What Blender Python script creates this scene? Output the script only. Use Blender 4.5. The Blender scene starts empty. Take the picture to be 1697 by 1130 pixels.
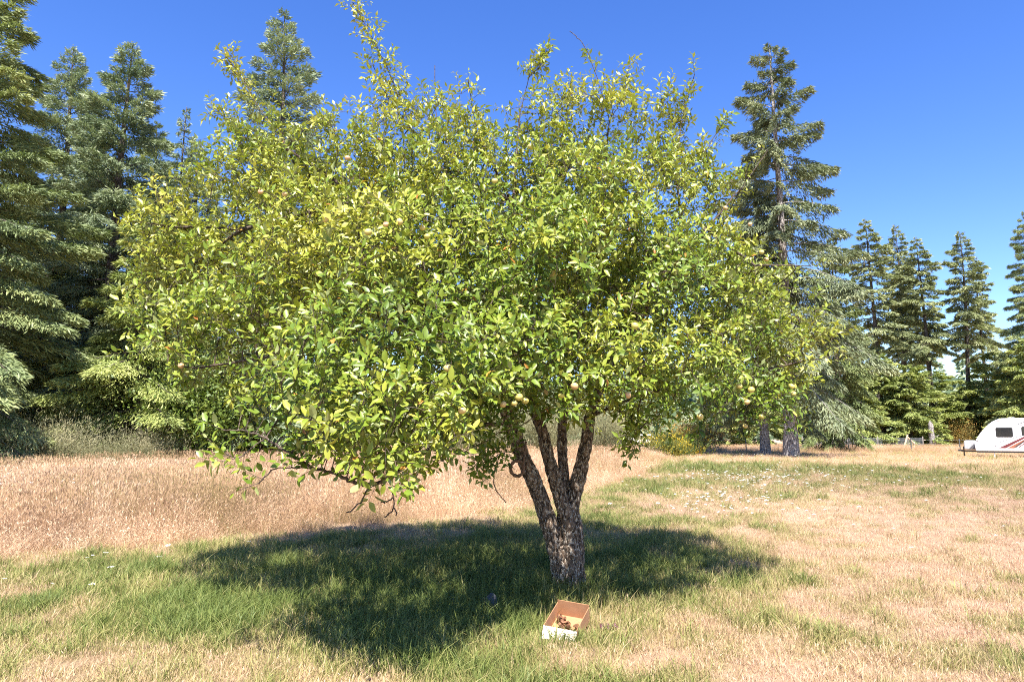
import bpy, math, random
import numpy as np
from mathutils import Vector, Matrix, noise as mnoise

R_ = math.radians
rng = np.random.default_rng(7)
random.seed(7)
scene = bpy.context.scene
COL = scene.collection

# ------------------------------------------------------------------ camera
CAM_H = 1.55
F_PX, CX, CY = 1150.0, 848.5, 565.0
PITCH = math.atan((720 - CY) / F_PX)
cd = bpy.data.cameras.new('camera')
cam = bpy.data.objects.new('camera', cd)
COL.objects.link(cam)
cam.location = (0, 0, CAM_H)
cam.rotation_euler = (math.pi / 2 + PITCH, 0, 0)
cd.sensor_width = 36.0
cd.lens = 36.0 * F_PX / 1697.0
cd.clip_start = 0.05
cd.clip_end = 6000
scene.camera = cam

# ------------------------------------------------------------------ sky and sun
SUN_EL, SUN_AZ = R_(56), R_(4)          # behind the camera, a little to the right
SUN = Vector((math.sin(SUN_AZ) * math.cos(SUN_EL), -math.cos(SUN_AZ) * math.cos(SUN_EL), math.sin(SUN_EL)))
w = bpy.data.worlds.new('World')
scene.world = w
w.use_nodes = True
wn = w.node_tree
bg = wn.nodes['Background']
sk = wn.nodes.new('ShaderNodeTexSky')
sk.sky_type = 'NISHITA'
sk.sun_disc = False
sk.sun_elevation = SUN_EL
sk.sun_rotation = math.atan2(SUN.x, SUN.y)
sk.air_density = 1.0
sk.dust_density = 0.2
sk.ozone_density = 3.0
hs = wn.nodes.new('ShaderNodeHueSaturation')
hs.inputs['Saturation'].default_value = 1.28
hs.inputs['Hue'].default_value = 0.518
wn.links.new(sk.outputs[0], hs.inputs['Color'])
wn.links.new(hs.outputs[0], bg.inputs['Color'])
bg.inputs['Strength'].default_value = 0.096
sd = bpy.data.lights.new('sun', 'SUN')
sd.energy = 5.0
sd.angle = R_(0.53)
sd.color = (1.0, 0.95, 0.90)
so = bpy.data.objects.new('sun', sd)
COL.objects.link(so)
so.rotation_euler = SUN.to_track_quat('Z', 'Y').to_euler()
so.location = (10, -20, 30)

vs = scene.view_settings
vs.view_transform = 'Standard'
vs.look = 'None'
vs.exposure = 1.6
vs.gamma = 1
vs.use_curve_mapping = False
scene.cycles.use_denoising = False
scene.cycles.max_bounces = 8
scene.cycles.transparent_max_bounces = 8
scene.cycles.filter_width = 1.05

# ------------------------------------------------------------------ helpers
cp, sp = math.cos(PITCH), math.sin(PITCH)

def at(px, py, Y):
    """world point at pixel (of the 1697x1130 photograph) and forward distance Y"""
    x = (px - CX) / F_PX
    u = (CY - py) / F_PX
    d = np.array([x, cp - u * sp, sp + u * cp])
    return np.array([0, 0, CAM_H]) + d * (Y / d[1])

def gnd(px, py):
    x = (px - CX) / F_PX
    u = (CY - py) / F_PX
    d = np.array([x, cp - u * sp, sp + u * cp])
    return np.array([0, 0, CAM_H]) + d * (-CAM_H / d[2])

def proj(P):
    P = np.asarray(P) - np.array([0, 0, CAM_H])
    f = P[:, 1] * cp + P[:, 2] * sp
    u = -P[:, 1] * sp + P[:, 2] * cp
    return CX + F_PX * P[:, 0] / f, CY - F_PX * u / f, f

def _hash(ix, iy, iz, seed):
    h = (ix.astype(np.int64) * 374761393 + iy.astype(np.int64) * 668265263 + iz.astype(np.int64) * 2147483647 + seed * 974634777) & 0xffffffff
    h = ((h ^ (h >> 13)) * 1274126177) & 0xffffffff
    h = h ^ (h >> 16)
    return (h & 0xffffff) / float(0xffffff)

def vnoise(x, y, z=None, seed=0):
    x = np.asarray(x, float); y = np.asarray(y, float)
    z = np.zeros_like(x) if z is None else np.asarray(z, float)
    ix, iy, iz = np.floor(x), np.floor(y), np.floor(z)
    fx, fy, fz = x - ix, y - iy, z - iz
    fx, fy, fz = [f * f * (3 - 2 * f) for f in (fx, fy, fz)]
    r = 0
    for a in (0, 1):
        for b in (0, 1):
            for c in (0, 1):
                wgt = (fx if a else 1 - fx) * (fy if b else 1 - fy) * (fz if c else 1 - fz)
                r = r + wgt * _hash(ix + a, iy + b, iz + c, seed)
    return r

def fbm(x, y, z=None, seed=0, o=4):
    r, a, t = 0, 0.5, 0
    for i in range(o):
        k = 2 ** i
        r = r + a * vnoise(np.asarray(x) * k, np.asarray(y) * k, None if z is None else np.asarray(z) * k, seed + i * 17)
        t += a
        a *= 0.5
    return r / t

def norm(v):
    return v / np.maximum(np.linalg.norm(v, axis=-1, keepdims=True), 1e-9)

def fastmesh(name, V, F, mat=None, attrs=None, smooth=False):
    V = np.asarray(V, np.float32); F = np.asarray(F, np.int32)
    me = bpy.data.meshes.new(name)
    me.vertices.add(len(V)); me.vertices.foreach_set('co', V.ravel())
    n, k = F.shape
    me.loops.add(n * k); me.loops.foreach_set('vertex_index', F.ravel())
    me.polygons.add(n)
    me.polygons.foreach_set('loop_start', np.arange(0, n * k, k, dtype=np.int32))
    me.polygons.foreach_set('loop_total', np.full(n, k, np.int32))
    me.polygons.foreach_set('use_smooth', np.full(n, smooth, bool))
    if attrs:
        for an, av in attrs.items():
            a = me.attributes.new(an, 'FLOAT', 'POINT')
            a.data.foreach_set('value', np.asarray(av, np.float32))
    me.update(calc_edges=True)
    if mat:
        me.materials.append(mat)
    return me

def link(name, me, parent=None, loc=None, rot=None, scale=None):
    o = bpy.data.objects.new(name, me)
    COL.objects.link(o)
    if parent: o.parent = parent
    if loc is not None: o.location = loc
    if rot is not None: o.rotation_euler = rot
    if scale is not None: o.scale = scale
    return o

def tag(o, label=None, cat=None, group=None, kind=None):
    if label: o['label'] = label
    if cat: o['category'] = cat
    if group: o['group'] = group
    if kind: o['kind'] = kind
    return o

def thing(name, label, cat, loc=(0, 0, 0), rotz=0, group=None, scale=None):
    o = link(name, None, loc=loc, rot=(0, 0, rotz), scale=scale)
    o.empty_display_size = 0.2
    return tag(o, label, cat, group)

class MB:
    """collects quads/tris as python lists"""
    def __init__(s): s.V, s.F = [], []
    def add(s, V, F):
        b = len(s.V)
        s.V += [tuple(v) for v in V]
        s.F += [tuple(i + b for i in f) for f in F]
        return s
    def box(s, x0, x1, y0, y1, z0, z1):
        return s.add([(x0,y0,z0),(x1,y0,z0),(x1,y1,z0),(x0,y1,z0),(x0,y0,z1),(x1,y0,z1),(x1,y1,z1),(x0,y1,z1)],
                     [(0,3,2,1),(4,5,6,7),(0,1,5,4),(1,2,6,5),(2,3,7,6),(3,0,4,7)])
    def prism(s, pts, y0, y1):
        """polygon in xz extruded along y"""
        n = len(pts)
        V = [(x, y0, z) for x, z in pts] + [(x, y1, z) for x, z in pts]
        F = [tuple(range(n)), tuple(range(2 * n - 1, n - 1, -1))]
        F += [((i + 1) % n, i, i + n, (i + 1) % n + n) for i in range(n)]
        return s.add(V, F)
    def tube(s, P, r, sides=8, cap=True):
        V, F = tube(P, r, sides)
        s.add(V, F)
        if cap:
            b = len(s.V) - len(V); n = len(P)
            s.F.append(tuple(b + i for i in range(sides))[::-1])
            s.F.append(tuple(b + (n - 1) * sides + i for i in range(sides)))
        return s
    def lathe(s, prof, sides=16):
        n = len(prof); V = []; F = []
        for r, z in prof:
            for k in range(sides):
                a = 2 * math.pi * k / sides
                V.append((r * math.cos(a), r * math.sin(a), z))
        for i in range(n - 1):
            for k in range(sides):
                k2 = (k + 1) % sides
                F.append((i*sides+k, i*sides+k2, (i+1)*sides+k2, (i+1)*sides+k))
        return s.add(V, F)
    def mesh(s, name, mat, smooth=False, bevel=0):
        me = bpy.data.meshes.new(name)
        me.from_pydata(s.V, [], s.F)
        if smooth:
            me.polygons.foreach_set('use_smooth', [True] * len(me.polygons))
        me.materials.append(mat)
        me.update()
        return me
    def build(s, name, mat, parent=None, smooth=False, bevel=0, **k):
        o = link(name, s.mesh(name, mat, smooth), parent, **k)
        if bevel:
            m = o.modifiers.new('bevel', 'BEVEL'); m.width = bevel; m.segments = 2; m.limit_method = 'ANGLE'
        return o

def tube(P, r, sides=8):
    P = np.asarray(P, float); n = len(P)
    r = np.broadcast_to(np.asarray(r, float), (n,))
    T = norm(np.gradient(P, axis=0))
    ref = np.array([0.31, 0.87, 0.2])
    if abs(T[0] @ norm(ref)) > 0.9: ref = np.array([1.0, 0, 0])
    u = norm(np.cross(T[0], ref)); V = []
    a = np.arange(sides) * 2 * math.pi / sides
    for i in range(n):
        u = norm(u - T[i] * (u @ T[i])); v = np.cross(T[i], u)
        V.append(P[i] + r[i] * (np.cos(a)[:, None] * u + np.sin(a)[:, None] * v))
    V = np.concatenate(V)
    F = []
    for i in range(n - 1):
        for k in range(sides):
            k2 = (k + 1) % sides
            F.append((i*sides+k, i*sides+k2, (i+1)*sides+k2, (i+1)*sides+k))
    return V, np.array(F)

def segtubes(P0, P1, r0, r1, sides=4):
    """many straight tapered segments at once"""
    P0 = np.asarray(P0, float); P1 = np.asarray(P1, float); n = len(P0)
    T = norm(P1 - P0)
    ref = np.where(np.abs(T[:, 2:3]) > 0.9, np.array([[1.0, 0, 0]]), np.array([[0, 0, 1.0]]))
    u = norm(np.cross(T, ref)); v = np.cross(T, u)
    a = np.arange(sides) * 2 * math.pi / sides
    ring = np.cos(a)[None, :, None] * u[:, None] + np.sin(a)[None, :, None] * v[:, None]
    A = P0[:, None] + ring * np.asarray(r0).reshape(-1, 1, 1)
    B = P1[:, None] + ring * np.asarray(r1).reshape(-1, 1, 1)
    V = np.concatenate([A, B], 1).reshape(-1, 3)
    k = np.arange(sides); k2 = (k + 1) % sides
    f = np.stack([k, k2, k2 + sides, k + sides], 1)
    F = (f[None] + (np.arange(n) * 2 * sides)[:, None, None]).reshape(-1, 4)
    return V, F

def kites(B, D, N, L, W, mid=0.45):
    """leaf/needle-spray quads: base, right, tip, left"""
    S = norm(np.cross(N, D)); L = np.asarray(L)[:, None]; W = np.asarray(W)[:, None]
    m = B + D * L * mid
    V = np.stack([B, m - S * W / 2, B + D * L, m + S * W / 2], 1).reshape(-1, 3)
    F = np.arange(len(B) * 4).reshape(-1, 4)
    return V, F

# ------------------------------------------------------------------ materials
def newmat(name):
    m = bpy.data.materials.new(name); m.use_nodes = True
    nt = m.node_tree
    return m, nt, nt.nodes['Principled BSDF'], nt.nodes['Material Output']

def setspec(b, v):
    b.inputs['Specular IOR Level'].default_value = v

def ramp(nt, fac, stops):
    r = nt.nodes.new('ShaderNodeValToRGB')
    e = r.color_ramp.elements
    while len(e) < len(stops): e.new(0.5)
    for i, (p, c) in enumerate(stops):
        e[i].position = p; e[i].color = (*c, 1)
    nt.links.new(fac, r.inputs['Fac'])
    return r.outputs['Color']

def attr(nt, name, typ='GEOMETRY'):
    a = nt.nodes.new('ShaderNodeAttribute'); a.attribute_type = typ; a.attribute_name = name
    return a.outputs['Fac']

def math_(nt, op, a, b=None, clamp=False):
    m = nt.nodes.new('ShaderNodeMath'); m.operation = op; m.use_clamp = clamp
    for i, v in enumerate((a, b)):
        if v is None: continue
        if isinstance(v, (int, float)): m.inputs[i].default_value = v
        else: nt.links.new(v, m.inputs[i])
    return m.outputs[0]

def mixc(nt, fac, a, b, mode='MIX'):
    m = nt.nodes.new('ShaderNodeMix'); m.data_type = 'RGBA'; m.blend_type = mode
    for i, v in ((0, fac), (6, a), (7, b)):
        if isinstance(v, (int, float)): m.inputs[i].default_value = v
        elif isinstance(v, tuple): m.inputs[i].default_value = (*v, 1)
        else: nt.links.new(v, m.inputs[i])
    return m.outputs[2]

def noise_(nt, scale, detail=4, rough=0.55, vec=None, dist=0):
    n = nt.nodes.new('ShaderNodeTexNoise')
    n.inputs['Scale'].default_value = scale; n.inputs['Detail'].default_value = detail
    n.inputs['Roughness'].default_value = rough; n.inputs['Distortion'].default_value = dist
    if vec is not None: nt.links.new(vec, n.inputs['Vector'])
    return n.outputs['Fac']

def geo(nt, out='Position'):
    return nt.nodes.new('ShaderNodeNewGeometry').outputs[out]

def texco(nt, out='Object'):
    return nt.nodes.new('ShaderNodeTexCoord').outputs[out]

def bump(nt, bsdf, h, strength=0.5, dist=0.02):
    b = nt.nodes.new('ShaderNodeBump'); b.inputs['Strength'].default_value = strength
    b.inputs['Distance'].default_value = dist
    nt.links.new(h, b.inputs['Height']); nt.links.new(b.outputs[0], bsdf.inputs['Normal'])

def foliage_mat(name, stops, under=None, trans=0.3, rough=0.45, spec=0.5, tcol=(1.1, 1.15, 0.5), attrname='tint'):
    m, nt, b, out = newmat(name)
    c = ramp(nt, attr(nt, attrname), stops)
    if under:
        bf = geo(nt, 'Backfacing')
        c2 = mixc(nt, math_(nt, 'MULTIPLY', bf, under[1]), c, under[0])
    else:
        c2 = c
    nt.links.new(c2, b.inputs['Base Color'])
    b.inputs['Roughness'].default_value = rough
    setspec(b, spec)
    tr = nt.nodes.new('ShaderNodeBsdfTranslucent')
    nt.links.new(mixc(nt, 1.0, c, tcol, 'MULTIPLY'), tr.inputs['Color'])
    mx = nt.nodes.new('ShaderNodeMixShader'); mx.inputs[0].default_value = trans
    nt.links.new(b.outputs[0], mx.inputs[1]); nt.links.new(tr.outputs[0], mx.inputs[2])
    nt.links.new(mx.outputs[0], out.inputs['Surface'])
    return m

def flat_mat(name, col, rough=0.6, spec=0.4, metal=0.0, var=0.12, scale=6.0, bmp=0.0):
    m, nt, b, out = newmat(name)
    n = noise_(nt, scale, 5, 0.6, texco(nt))
    lo = tuple(c * (1 - var) for c in col); hi = tuple(min(1, c * (1 + var)) for c in col)
    nt.links.new(ramp(nt, n, [(0.3, lo), (0.7, hi)]), b.inputs['Base Color'])
    b.inputs['Roughness'].default_value = rough; setspec(b, spec)
    b.inputs['Metallic'].default_value = metal
    if bmp: bump(nt, b, noise_(nt, scale * 6, 4, 0.6, texco(nt)), bmp, 0.01)
    return m

def bark_mat(name, dark, mid, pale, sx, sz, pale_at=0.62, bmp=0.8, dist=0.02):
    m, nt, b, out = newmat(name)
    mp = nt.nodes.new('ShaderNodeMapping')
    mp.inputs['Scale'].default_value = (sx, sx, sz)
    nt.links.new(texco(nt), mp.inputs['Vector'])
    v = nt.nodes.new('ShaderNodeTexVoronoi'); v.feature = 'DISTANCE_TO_EDGE'
    v.inputs['Scale'].default_value = 1.0
    nd = nt.nodes.new('ShaderNodeTexNoise'); nd.inputs['Scale'].default_value = 1.4; nd.inputs['Detail'].default_value = 4
    nt.links.new(mp.outputs[0], nd.inputs['Vector'])
    nt.links.new(mixc(nt, 0.35, mp.outputs[0], nd.outputs['Color'], 'ADD'), v.inputs['Vector'])
    base = ramp(nt, v.outputs['Distance'], [(0.0, dark), (0.12, mid), (0.5, tuple(x * 1.35 for x in mid))])
    n2 = noise_(nt, 3.2, 6, 0.68, mp.outputs[0], 0.6)
    pm = ramp(nt, n2, [(pale_at - 0.03, (0, 0, 0)), (pale_at + 0.04, (1, 1, 1))])
    nt.links.new(mixc(nt, pm, base, pale), b.inputs['Base Color'])
    b.inputs['Roughness'].default_value = 0.9; setspec(b, 0.2)
    h = math_(nt, 'ADD', math_(nt, 'MINIMUM', v.outputs['Distance'], 0.25), math_(nt, 'MULTIPLY', noise_(nt, 5, 5, 0.65, mp.outputs[0]), 0.35))
    bump(nt, b, h, bmp, dist)
    return m

M = {}
M['leaf'] = foliage_mat('apple_leaf', [(0.0, (0.058, 0.105, 0.012)), (0.35, (0.150, 0.215, 0.020)), (0.70, (0.300, 0.315, 0.040)),
                                       (0.92, (0.44, 0.40, 0.075)), (0.97, (0.50, 0.36, 0.045)), (1.0, (0.36, 0.13, 0.035))],
                        under=((0.38, 0.41, 0.19), 0.6), trans=0.20, rough=0.42, spec=0.42, tcol=(1.25, 1.25, 0.35))
M['applebark'] = bark_mat('apple_bark', (0.020, 0.013, 0.009), (0.150, 0.105, 0.072), (0.50, 0.44, 0.35), 16, 8, 0.555, 1.0, 0.06)
M['branch'] = bark_mat('apple_branch_bark', (0.028, 0.020, 0.016), (0.095, 0.070, 0.052), (0.30, 0.26, 0.21), 30, 30, 0.62, 0.5, 0.01)
M['firbark'] = bark_mat('fir_bark', (0.020, 0.016, 0.014), (0.095, 0.075, 0.060), (0.30, 0.28, 0.25), 6, 1.6, 0.60, 0.9, 0.06)
M['palebark'] = bark_mat('pale_fir_bark', (0.035, 0.030, 0.027), (0.15, 0.13, 0.115), (0.46, 0.43, 0.40), 6, 2.0, 0.53, 0.9, 0.06)
M['fir'] = foliage_mat('fir_needles', [(0.0, (0.068, 0.1, 0.04)), (0.5, (0.195, 0.24, 0.092)), (1.0, (0.38, 0.41, 0.17))], trans=0.16, rough=0.55, spec=0.35, tcol=(1, 1.1, 0.6))
M['spruce'] = foliage_mat('spruce_needles', [(0.0, (0.06, 0.082, 0.042)), (0.5, (0.155, 0.185, 0.092)), (1.0, (0.3, 0.315, 0.16))], trans=0.14, rough=0.55, spec=0.35, tcol=(1, 1.1, 0.6))
M['bluefir'] = foliage_mat('blue_green_needles', [(0.0, (0.066, 0.104, 0.06)), (0.5, (0.19, 0.24, 0.13)), (1.0, (0.37, 0.41, 0.23))], trans=0.14, rough=0.55, spec=0.35, tcol=(1, 1.1, 0.7))
M['lightfir'] = foliage_mat('young_fir_needles', [(0.0, (0.1, 0.135, 0.036)), (0.5, (0.26, 0.305, 0.085)), (1.0, (0.42, 0.44, 0.14))], trans=0.2, rough=0.55, spec=0.35, tcol=(1, 1.1, 0.5))
M['farfir'] = foliage_mat('far_fir_needles', [(0.0, (0.085, 0.11, 0.05)), (0.5, (0.23, 0.26, 0.115)), (1.0, (0.4, 0.42, 0.2))], trans=0.16, rough=0.55, spec=0.35, tcol=(1, 1.1, 0.6))
M['weepfir'] = foliage_mat('weeping_needles', [(0.0, (0.050, 0.078, 0.026)), (0.5, (0.120, 0.155, 0.052)), (1.0, (0.235, 0.265, 0.095))], trans=0.16, rough=0.6, spec=0.25, tcol=(1, 1.1, 0.6))
M['broad'] = foliage_mat('broad_leaves', [(0.0, (0.060, 0.100, 0.018)), (0.5, (0.135, 0.195, 0.036)), (1.0, (0.250, 0.290, 0.060))], trans=0.3, rough=0.5, spec=0.4)
M['broom'] = foliage_mat('broom_twigs', [(0.0, (0.1, 0.11, 0.05)), (0.5, (0.22, 0.215, 0.105)), (1.0, (0.37, 0.33, 0.19))], trans=0.15, rough=0.6, spec=0.3)
M['goldshrub'] = foliage_mat('autumn_shrub_leaves', [(0.0, (0.11, 0.10, 0.035)), (0.45, (0.25, 0.20, 0.060)), (1.0, (0.50, 0.27, 0.07))], trans=0.25, rough=0.6, spec=0.3)
M['yellowfl'] = foliage_mat('yellow_flower_heads', [(0.0, (0.030, 0.055, 0.014)), (0.55, (0.075, 0.10, 0.02)), (0.75, (0.30, 0.24, 0.025)), (1.0, (0.52, 0.38, 0.03))], trans=0.15, rough=0.6, spec=0.3)

# grass: colour from the instance's dryness and the blade's own shade
def grass_mat(name, stops, trans=0.3):
    m, nt, b, out = newmat(name)
    d = attr(nt, 'dry', 'INSTANCER')
    s = attr(nt, 'shade')
    f = math_(nt, 'ADD', d, math_(nt, 'MULTIPLY', math_(nt, 'SUBTRACT', s, 0.5), 0.34), True)
    c = ramp(nt, f, stops)
    hv = nt.nodes.new('ShaderNodeHueSaturation')
    nt.links.new(c, hv.inputs['Color'])
    nt.links.new(math_(nt, 'ADD', math_(nt, 'MULTIPLY', attr(nt, 'tone', 'INSTANCER'), 0.5), 0.75), hv.inputs['Value'])
    c = hv.outputs[0]
    nt.links.new(c, b.inputs['Base Color'])
    b.inputs['Roughness'].default_value = 0.55; setspec(b, 0.3)
    tr = nt.nodes.new('ShaderNodeBsdfTranslucent')
    nt.links.new(c, tr.inputs['Color'])
    mx = nt.nodes.new('ShaderNodeMixShader'); mx.inputs[0].default_value = trans
    nt.links.new(b.outputs[0], mx.inputs[1]); nt.links.new(tr.outputs[0], mx.inputs[2])
    nt.links.new(mx.outputs[0], out.inputs['Surface'])
    return m

GSTOPS = [(0.0, (0.115, 0.160, 0.036)), (0.30, (0.240, 0.265, 0.070)), (0.52, (0.40, 0.335, 0.135)), (0.75, (0.54, 0.39, 0.225)), (1.0, (0.58, 0.385, 0.262))]
M['grass'] = grass_mat('lawn_grass', GSTOPS)
M['tallgrass'] = grass_mat('tall_dry_grass', [(0.0, (0.28, 0.23, 0.09)), (0.35, (0.48, 0.312, 0.172)), (0.7, (0.59, 0.393, 0.242)), (1.0, (0.71, 0.545, 0.36))], 0.3)

# ------------------------------------------------------------------ ground zones
def inpoly(x, y, poly):
    x = np.asarray(x); y = np.asarray(y); c = np.zeros(x.shape, bool)
    n = len(poly)
    for i in range(n):
        x1, y1 = poly[i][:2]; x2, y2 = poly[i - 1][:2]
        t = ((y1 > y) != (y2 > y)) & (x < (x2 - x1) * (y - y1) / (y2 - y1 + 1e-12) + x1)
        c ^= t
    return c

TALL = [gnd(-600, 1000), gnd(-200, 950), gnd(0, 928), gnd(200, 913), gnd(400, 893), gnd(560, 878), gnd(700, 862), gnd(860, 848),
        gnd(985, 812), gnd(1070, 785), gnd(1104, 768), gnd(1112, 756), (11.5, 80), (-75, 80), (-75, 14)]
TALL = [(p[0], p[1]) for p in TALL]
TREE = gnd(944, 985)
GREEN = [(gnd(*p), r, k) for p, r, k in [((740, 945), 2.5, 0.55), ((940, 985), 1.3, 0.3), ((580, 1000), 1.3, 0.22), ((180, 1010), 1.2, 0.24), ((90, 1080), 1.1, 0.22),
                                         ((420, 1030), 1.0, 0.22), ((1100, 930), 1.6, 0.40), ((300, 940), 2.2, 0.20), ((60, 960), 1.6, 0.20), ((700, 1110), 1.0, 0.22), ((640, 1040), 1.0, 0.35), ((790, 1020), 0.9, 0.3),
                                         ((1050, 870), 2.6, 0.36), ((1140, 810), 4.0, 0.42), ((1210, 778), 6.0, 0.42), ((1680, 800), 5.0, 0.25), ((1450, 785), 6, 0.15)]]

def dryness(x, y):
    x = np.asarray(x, float); y = np.asarray(y, float)
    d = 0.86 + 0.75 * (fbm(x * 0.6, y * 0.45, seed=3) - 0.5) + 1.1 * (fbm(x * 2.6, y * 2.0, seed=5, o=3) - 0.5)
    for c, r, k in GREEN:
        q = ((x - c[0]) ** 2 + (y - c[1]) ** 2) / (r * r)
        d = d - k * np.exp(-q * 0.9)
    return np.clip(d, 0.0, 1.0)

def tone(x, y):
    t = 0.45 + 0.5 * (fbm(x * 0.9 + 40, y * 0.6, seed=11) - 0.5)
    for px, py, r, k in ((1600, 805, 9.0, -0.5), (1380, 835, 2.5, 0.16), (1290, 850, 2.2, 0.12), (1680, 790, 8, -0.35), (1480, 768, 3, 0.2), (1080, 850, 2.4, -0.2)):
        c = gnd(px, py)
        t = t + k * np.exp(-((x - c[0]) ** 2 / (r * r) + (y - c[1]) ** 2 / (r * r * 1.6)))
    return np.clip(t, 0, 1)

def gz(x, y):
    x = np.asarray(x, float); y = np.asarray(y, float)
    amp = 0.05 * np.clip((y + 6) / 8.0, 0.2, 1.0)
    return amp * (fbm(x * 0.45, y * 0.45, seed=21, o=3) - 0.5) + 0.012 * (vnoise(x * 3, y * 3, seed=23) - 0.5)

def axis_(a):
    return np.array(sorted(set(np.round(a, 3))))
xs = axis_(np.concatenate([np.arange(-14, 14.01, 0.2), 14 * 1.09 ** np.arange(1, 58), -14 * 1.09 ** np.arange(1, 58)]))
ys = axis_(np.concatenate([np.arange(-6, 22.01, 0.2), 22 * 1.07 ** np.arange(1, 70), -6 - 1.3 ** np.arange(1, 24)]))
gx, gy = np.meshgrid(xs, ys)
gv = np.stack([gx, gy, gz(gx, gy)], -1).reshape(-1, 3)
nx, ny = len(xs), len(ys)
ii, jj = np.meshgrid(np.arange(nx - 1), np.arange(ny - 1))
q0 = (jj * nx + ii).ravel()
gf = np.stack([q0, q0 + 1, q0 + 1 + nx, q0 + nx], 1)
m, nt, b, out = newmat('meadow_soil')
pos = geo(nt)
df = math_(nt, 'ADD', attr(nt, 'dry'), math_(nt, 'MULTIPLY', math_(nt, 'SUBTRACT', noise_(nt, 7, 5, 0.7, pos), 0.5), 0.7), True)
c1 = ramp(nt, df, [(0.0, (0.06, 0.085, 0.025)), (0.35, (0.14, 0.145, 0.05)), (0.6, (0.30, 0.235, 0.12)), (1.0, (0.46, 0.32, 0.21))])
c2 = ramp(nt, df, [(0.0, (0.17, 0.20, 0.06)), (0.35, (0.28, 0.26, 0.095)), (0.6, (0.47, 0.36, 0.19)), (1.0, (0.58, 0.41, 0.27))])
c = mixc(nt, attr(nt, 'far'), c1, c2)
fine = noise_(nt, 60, 4, 0.7, pos)
c = mixc(nt, math_(nt, 'MULTIPLY', fine, 0.5), c, mixc(nt, 1.0, c, (0.45, 0.42, 0.36), 'MULTIPLY'))
nt.links.new(c, b.inputs['Base Color'])
b.inputs['Roughness'].default_value = 0.95; setspec(b, 0.15)
bump(nt, b, math_(nt, 'ADD', fine, noise_(nt, 18, 3, 0.6, pos)), 0.8, 0.03)
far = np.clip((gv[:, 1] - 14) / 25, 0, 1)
dd = dryness(gv[:, 0], gv[:, 1])
intall = inpoly(gv[:, 0], gv[:, 1], TALL)
dd = np.where(intall, 0.8 + 0.2 * (dd - 0.5), dd)
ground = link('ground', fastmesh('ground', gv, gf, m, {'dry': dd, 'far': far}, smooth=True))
tag(ground, kind='structure')

# ------------------------------------------------------------------ apple tree
TB = np.array([TREE[0], TREE[1], 0.0])
apple = thing('apple_tree', 'broad leafy apple tree with several stems shading the cardboard box', 'apple tree', loc=TB)

def pl(pts):
    return np.array([at(*p) for p in pts])

LIMBS = [
    (pl([(934, 990, 7.03), (929, 940, 7.02), (918, 890, 7.0), (900, 840, 6.97), (882, 790, 6.9), (862, 745, 6.85), (845, 695, 6.78), (822, 640, 6.7), (795, 575, 6.6), (760, 500, 6.5), (730, 420, 6.5)]),
     np.array([16, 16, 15, 14, 13, 12, 11, 10, 8.5, 7, 4.5])),
    (pl([(951, 990, 6.98), (949, 930, 6.98), (941, 870, 6.97), (928, 820, 6.97), (912, 770, 6.98), (900, 720, 7.0), (888, 680, 7.0), (872, 610, 7.05), (862, 520, 7.1), (850, 420, 7.2), (845, 330, 7.3)]),
     np.array([14, 14, 13, 12, 11, 10.5, 10, 8.5, 7, 5.5, 4])),
    (pl([(948, 940, 7.1), (941, 850, 7.12), (934, 780, 7.16), (931, 730, 7.2), (933, 690, 7.25), (942, 610, 7.35), (962, 500, 7.5), (985, 400, 7.6), (1000, 310, 7.6)]),
     np.array([10, 10, 9, 8.5, 8, 7.5, 6.5, 5, 4])),
    (pl([(957, 990, 7.08), (955, 930, 7.08), (951, 870, 7.08), (951, 830, 7.1), (962, 780, 7.1), (972, 730, 7.1), (979, 690, 7.08), (1005, 620, 7.05), (1050, 540, 7.0), (1095, 460, 7.0), (1130, 390, 7.1)]),
     np.array([15, 15, 14, 12.5, 11.5, 10.5, 9.8, 9, 7.5, 6, 4.5])),
]

def bark_tube(P, rpx, parent, name, mat, seed, sides=44, sub=9, amp=0.016):
    n = len(P); t = np.linspace(0, n - 1, (n - 1) * sub + 1)
    # smooth resample
    i = np.clip(t.astype(int), 0, n - 2); f = (t - i)[:, None]
    p0 = P[np.maximum(i - 1, 0)]; p1 = P[i]; p2 = P[i + 1]; p3 = P[np.minimum(i + 2, n - 1)]
    Q = 0.5 * ((2 * p1) + (-p0 + p2) * f + (2 * p0 - 5 * p1 + 4 * p2 - p3) * f ** 2 + (-p0 + 3 * p1 - 3 * p2 + p3) * f ** 3)
    rr = np.interp(t, np.arange(n), rpx) * 7.06 / F_PX
    V, F = tube(Q, rr, sides)
    C = np.repeat(Q, sides, 0); N = norm(V - C); r = np.repeat(rr, sides)
    a = fbm(V[:, 0] * 16, V[:, 1] * 16, V[:, 2] * 9, seed, 4) - 0.5
    big = fbm(V[:, 0] * 4.5, V[:, 1] * 4.5, V[:, 2] * 3.5, seed + 5, 2) - 0.5
    plate = np.abs(vnoise(V[:, 0] * 34, V[:, 1] * 34, V[:, 2] * 20, seed + 9) - 0.5)
    k = np.clip(r / 0.1, 0.15, 1.0)
    V = V + N * (k * (amp * 1.9 * a + 0.045 * big - 0.018 * np.clip(0.16 - plate, 0, 1) / 0.16))[:, None]
    return link(name, fastmesh(name, V - TB, F, mat, smooth=True), parent)

base_P = np.array([TB + np.array([0.01, 0, -0.12]), TB + np.array([0.0, 0, 0.0]), TB + np.array([0.005, 0, 0.12]), at(944, 920, 7.05), at(938, 870, 7.04), at(935, 840, 7.03)])
bark_tube(base_P, np.array([36, 26, 20, 17, 15, 11]), apple, 'trunk', M['applebark'], 31)
for k, (P, r) in enumerate(LIMBS):
    bark_tube(P, r, apple, 'limb', M['applebark'], 50 + 7 * k)

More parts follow.
